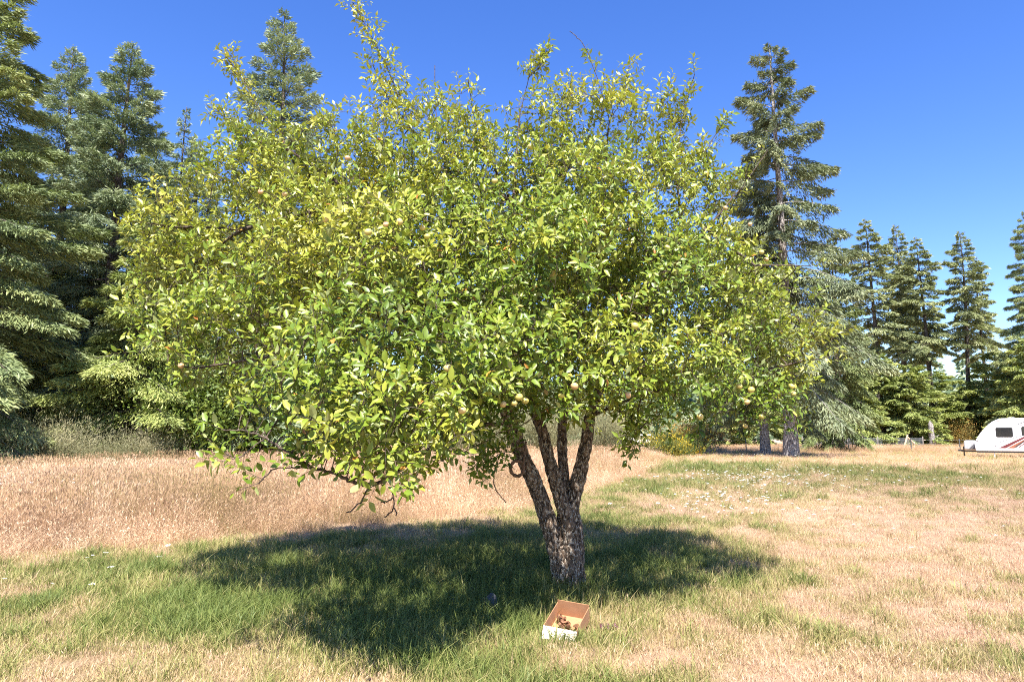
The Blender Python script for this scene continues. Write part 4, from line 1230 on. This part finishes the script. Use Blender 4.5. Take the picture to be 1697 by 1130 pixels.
for pts, mt in (
    ([(1.25, 0.66), (1.66, 0.66), (3.05, 1.52), (2.75, 1.46)], maroon),
    ([(1.72, 0.66), (2.12, 0.66), (2.95, 1.30), (3.02, 1.44)], red),
    ([(2.10, 0.72), (2.25, 0.72), (2.70, 1.10), (3.25, 1.40), (2.65, 1.16)], gstripe),
    ([(1.30, 1.05), (1.34, 1.03), (2.62, 1.49), (2.58, 1.51)], gstripe),
    ([(2.32, 0.72), (2.40, 0.72), (2.95, 1.18), (3.3, 1.32), (2.88, 1.20)], maroon),
    ([(2.30, 2.20), (2.36, 2.18), (3.05, 2.45), (2.90, 2.45)], gstripe),
    ([(2.40, 2.16), (2.45, 2.14), (3.9, 2.38), (3.7, 2.40)], gstripe)):
    panel('stripe', pts, 0, mt, 0.006)
for x0, z0 in ((0.06, 1.12), (1.08, 0.80)):
    panel('marker_light', rrect(x0, x0 + .10, z0, z0 + .05, .02), 0, gstripe, 0.02)
panel('front_seam', [(0.42, 1.66), (1.05, 1.66), (1.05, 1.69), (0.42, 1.69)], 0, greym, 0.004)
panel('baggage_door', rrect(5.9, 6.7, 0.7, 1.3, .05), 0, greym, 0.01)
MB().box(0.02, 7.05, 0.05, 2.3, BH - 0.10, BH - 0.003).build('chassis', blackm, tr)
mb = MB()
mb.tube([(0.3, 0.35, .44), (-0.95, 1.17, .44)], 0.05, 6); mb.tube([(0.3, 2.0, .44), (-0.95, 1.17, .44)], 0.05, 6)
mb.box(-1.12, -0.85, 1.1, 1.24, .42, .52)
mb.build('tow_frame', blackm, tr)
mb = MB(); mb.tube([(-0.78, 1.17, 0.02), (-0.78, 1.17, .75)], 0.045, 8); mb.box(-0.92, -0.64, 1.03, 1.31, 0.0, 0.04)
mb.build('tongue_jack', blackm, tr)
mb = MB(); mb.prism([(-0.72, .54), (-0.05, .54), (-0.05, 1.12), (-0.15, 1.16), (-0.66, 1.16), (-0.74, 1.08)][::-1], 0.85, 1.5)
mb.build('gas_bottle_cover', greym, tr, bevel=0.06)
panel('cover_emblem', [(-0.45, .60), (-0.12, .60), (-0.12, .95)], 0.85, gstripe, 0.01)
for x in (1.0, 6.3):
    mb = MB(); mb.tube([(x, 0.15, 0.0), (x, 0.15, 0.43)], 0.035, 6); mb.build('stabiliser', white if x < 2 else blackm, tr)
for x in (3.6, 4.45):
    for y in (0.02, 2.12):
        mb = MB()
        prof_ = [(0.17, 0.0), (0.30, 0.0), (0.335, 0.03), (0.335, 0.17), (0.30, 0.20), (0.17, 0.20), (0.17, 0.0)]
        mb.lathe(prof_, 24)
        wlo = mb.build('tyre', rub, tr, True, loc=(x, y + 0.2, 0.335), rot=(math.pi / 2, 0, 0))
        MB().lathe([(0.001, 0.15), (0.06, 0.16), (0.10, 0.13), (0.17, 0.17), (0.175, 0.02)], 20).build('rim', rim, wlo, True)
MB().box(3.0, 3.75, 0.9, 1.6, BT + 0.01, BT + 0.30).build('roof_air_conditioner', greym, tr, bevel=0.05)
MB().box(1.9, 2.25, 1.0, 1.35, BT + 0.01, BT + 0.08).build('roof_vent', white, tr, bevel=0.01)
mb = MB(); mb.tube([(5.4, 0.03, 2.55), (7.0, 0.03, 2.55)], 0.06, 8); mb.build('awning', greym, tr, True)

# ------------------------------------------------------------------ parked car seen beneath the boughs
Yc = 74.0
pc = at(1062, 716, Yc)
car = thing('parked_car', 'white parked car far off behind the tawny broom bush', 'car', loc=(pc[0], Yc, 0), rotz=R_(6))
body = [(-2.2, .35), (-2.25, .75), (-1.9, .95), (-1.0, 1.02), (1.6, 1.02), (2.15, .95), (2.25, .7), (2.2, .35)]
MB().prism(body, 0, 1.8).build('body', white, car, bevel=0.06)
cab = [(-1.05, 1.0), (-0.45, 1.55), (1.2, 1.58), (1.75, 1.0)]
MB().prism(cab, 0.12, 1.68).build('cabin', white, car, bevel=0.06)
for pts in ([(-0.80, 1.06), (-0.38, 1.47), (0.28, 1.49), (0.28, 1.06)], [(0.36, 1.06), (0.36, 1.49), (1.12, 1.49), (1.52, 1.06)]):
    panel('window', pts, 0.12, dark, 0.015, car)
for x in (-1.4, 1.4):
    for y in (0.0, 1.6):
        MB().lathe([(0.16, 0), (0.30, 0), (0.33, .03), (0.33, .18), (.30, .2), (.16, .2), (.001, .12)], 20).build('wheel', rub, car, True, loc=(x, y + .19, .33), rot=(math.pi / 2, 0, 0))
for x in (-2.2, 2.05):
    panel('lamp', [(x, .72), (x + .2, .72), (x + .2, .85), (x, .85)], 0.0, greym, 0.02, car)

# ------------------------------------------------------------------ fences and field bits
wood = flat_mat('weathered_post', (0.20, 0.17, 0.14), 0.9, 0.2, 0, 0.4, 9, 0.4)
steel = flat_mat('galvanised_wire', (0.30, 0.32, 0.34), 0.5, 0.5, 0.5, 0.1)
post_d = flat_mat('dark_steel_post', (0.06, 0.065, 0.06), 0.6, 0.4, 0, 0.2)
fx0, fx1, Yf = at(1330, 730, 80)[0], at(1530, 730, 80)[0], 80.0
fe = thing('mesh_fence', 'grey wire mesh fence running in front of the bushy firs', 'fence', loc=(fx0, Yf, 0))
Wf = fx1 - fx0
npost = 9
pm_ = MB().tube([(0, 0, -.1), (0, 0, 1.35)], 0.06, 8).mesh('post', wood, True)
for k in range(npost):
    link('post', pm_, fe, loc=(Wf * k / (npost - 1), 0.07, 0))
P0, P1 = [], []
for z in np.arange(0.06, 1.22, 0.10): P0.append((0, 0, z)); P1.append((Wf, 0, z))
for x in np.arange(0, Wf, 0.15): P0.append((x, 0.004, 0.02)); P1.append((x, 0.004, 1.22))
V, F = segtubes(P0, P1, np.full(len(P0), .007), np.full(len(P0), .007), 4)
link('wire_mesh', fastmesh('wire_mesh', V, F, steel), fe)
a0, a1 = at(1120, 750, 62), at(1600, 750, 62)
fe2 = thing('wire_fence', 'thin wire fence on dark steel posts crossing the dry field', 'fence', loc=(a0[0], 62, 0))
W2 = a1[0] - a0[0]
pmesh = MB().box(-.04, .04, -.03, .03, -.1, 1.2).mesh('post', post_d)
for px in (1137, 1237, 1322, 1407, 1511, 1592):
    link('post', pmesh, fe2, loc=(at(px, 745, 62)[0] - a0[0], 0.03, 0), rot=(0, rng.normal() * .03, 0))
for z in (0.45, 0.75, 1.05):
    V, F = segtubes([(0, 0, z)], [(W2, 0, z)], [0.004], [0.004], 4)
    link('wire', fastmesh('wire', V, F, steel), fe2)
b0, b1 = at(1556, 735, 104), at(1640, 735, 104)
fe3 = thing('post_fence', 'row of dark wooden posts at the back of the far field', 'fence', loc=(b0[0], 104, 0))
pmesh = MB().box(-.08, .08, -.08, .08, -.1, 1.5).mesh('post', post_d)
for k, px in enumerate((1560, 1574, 1588, 1618)):
    link('post', pmesh, fe3, loc=(at(px, 735, 104)[0] - b0[0], 0, 0))
V, F = segtubes([(0, -.09, 1.2), (0, -.09, .7)], [(b1[0] - b0[0], -.09, 1.2), (b1[0] - b0[0], -.09, .7)], [.012] * 2, [.012] * 2, 4)
link('wire', fastmesh('wire', V, F, steel), fe3)
# broken snag trunk
c0 = at(1546, 735, 82)
sn = thing('snag', 'pale broken dead trunk standing at the end of the mesh fence', 'dead tree', loc=(c0[0], 82, 0))
V, F = tube([(0, 0, -.1), (0, 0, .4), (-.05, 0, 1.6), (-.1, 0, 2.6), (-.12, 0, 2.75), (-.16, 0, 3.15)], [.42, .36, .32, .28, .26, .05], 14)
V[:, :2] *= (0.9 + 0.25 * fbm(V[:, 0] * 4, V[:, 1] * 4, V[:, 2] * 2, 88))[:, None]
link('trunk', fastmesh('trunk', V, F, M['palebark'], smooth=True), sn)
MB().tube([(.1, -.25, 1.2), (.5, -.5, 1.5)], [.07, .03], 6).build('broken_branch', M['palebark'], sn, True)
# leaning cut logs by the fence
lg = flat_mat('sawn_pale_wood', (0.46, 0.35, 0.24), 0.85, 0.2, 0, 0.25, 4)
c0 = at(1505, 733, 78)
for k, (x0, z0, x1, z1) in enumerate(((-.55, 0.0, 0.0, 1.55), (-.05, 1.35, .75, .55), (.7, 0.0, .75, .75))):
    o = MB().tube([(x0, .1 * k, z0), (x1, .1 * k, z1)], 0.09, 8).build('sawn_pole', lg, loc=(c0[0], 78, 0))
    tag(o, ['long pale sawn pole leaning up by the mesh fence', 'pale sawn pole resting slanted across the leaning pole', 'short upright pale pole beside the slanted pole'][k], 'pole')
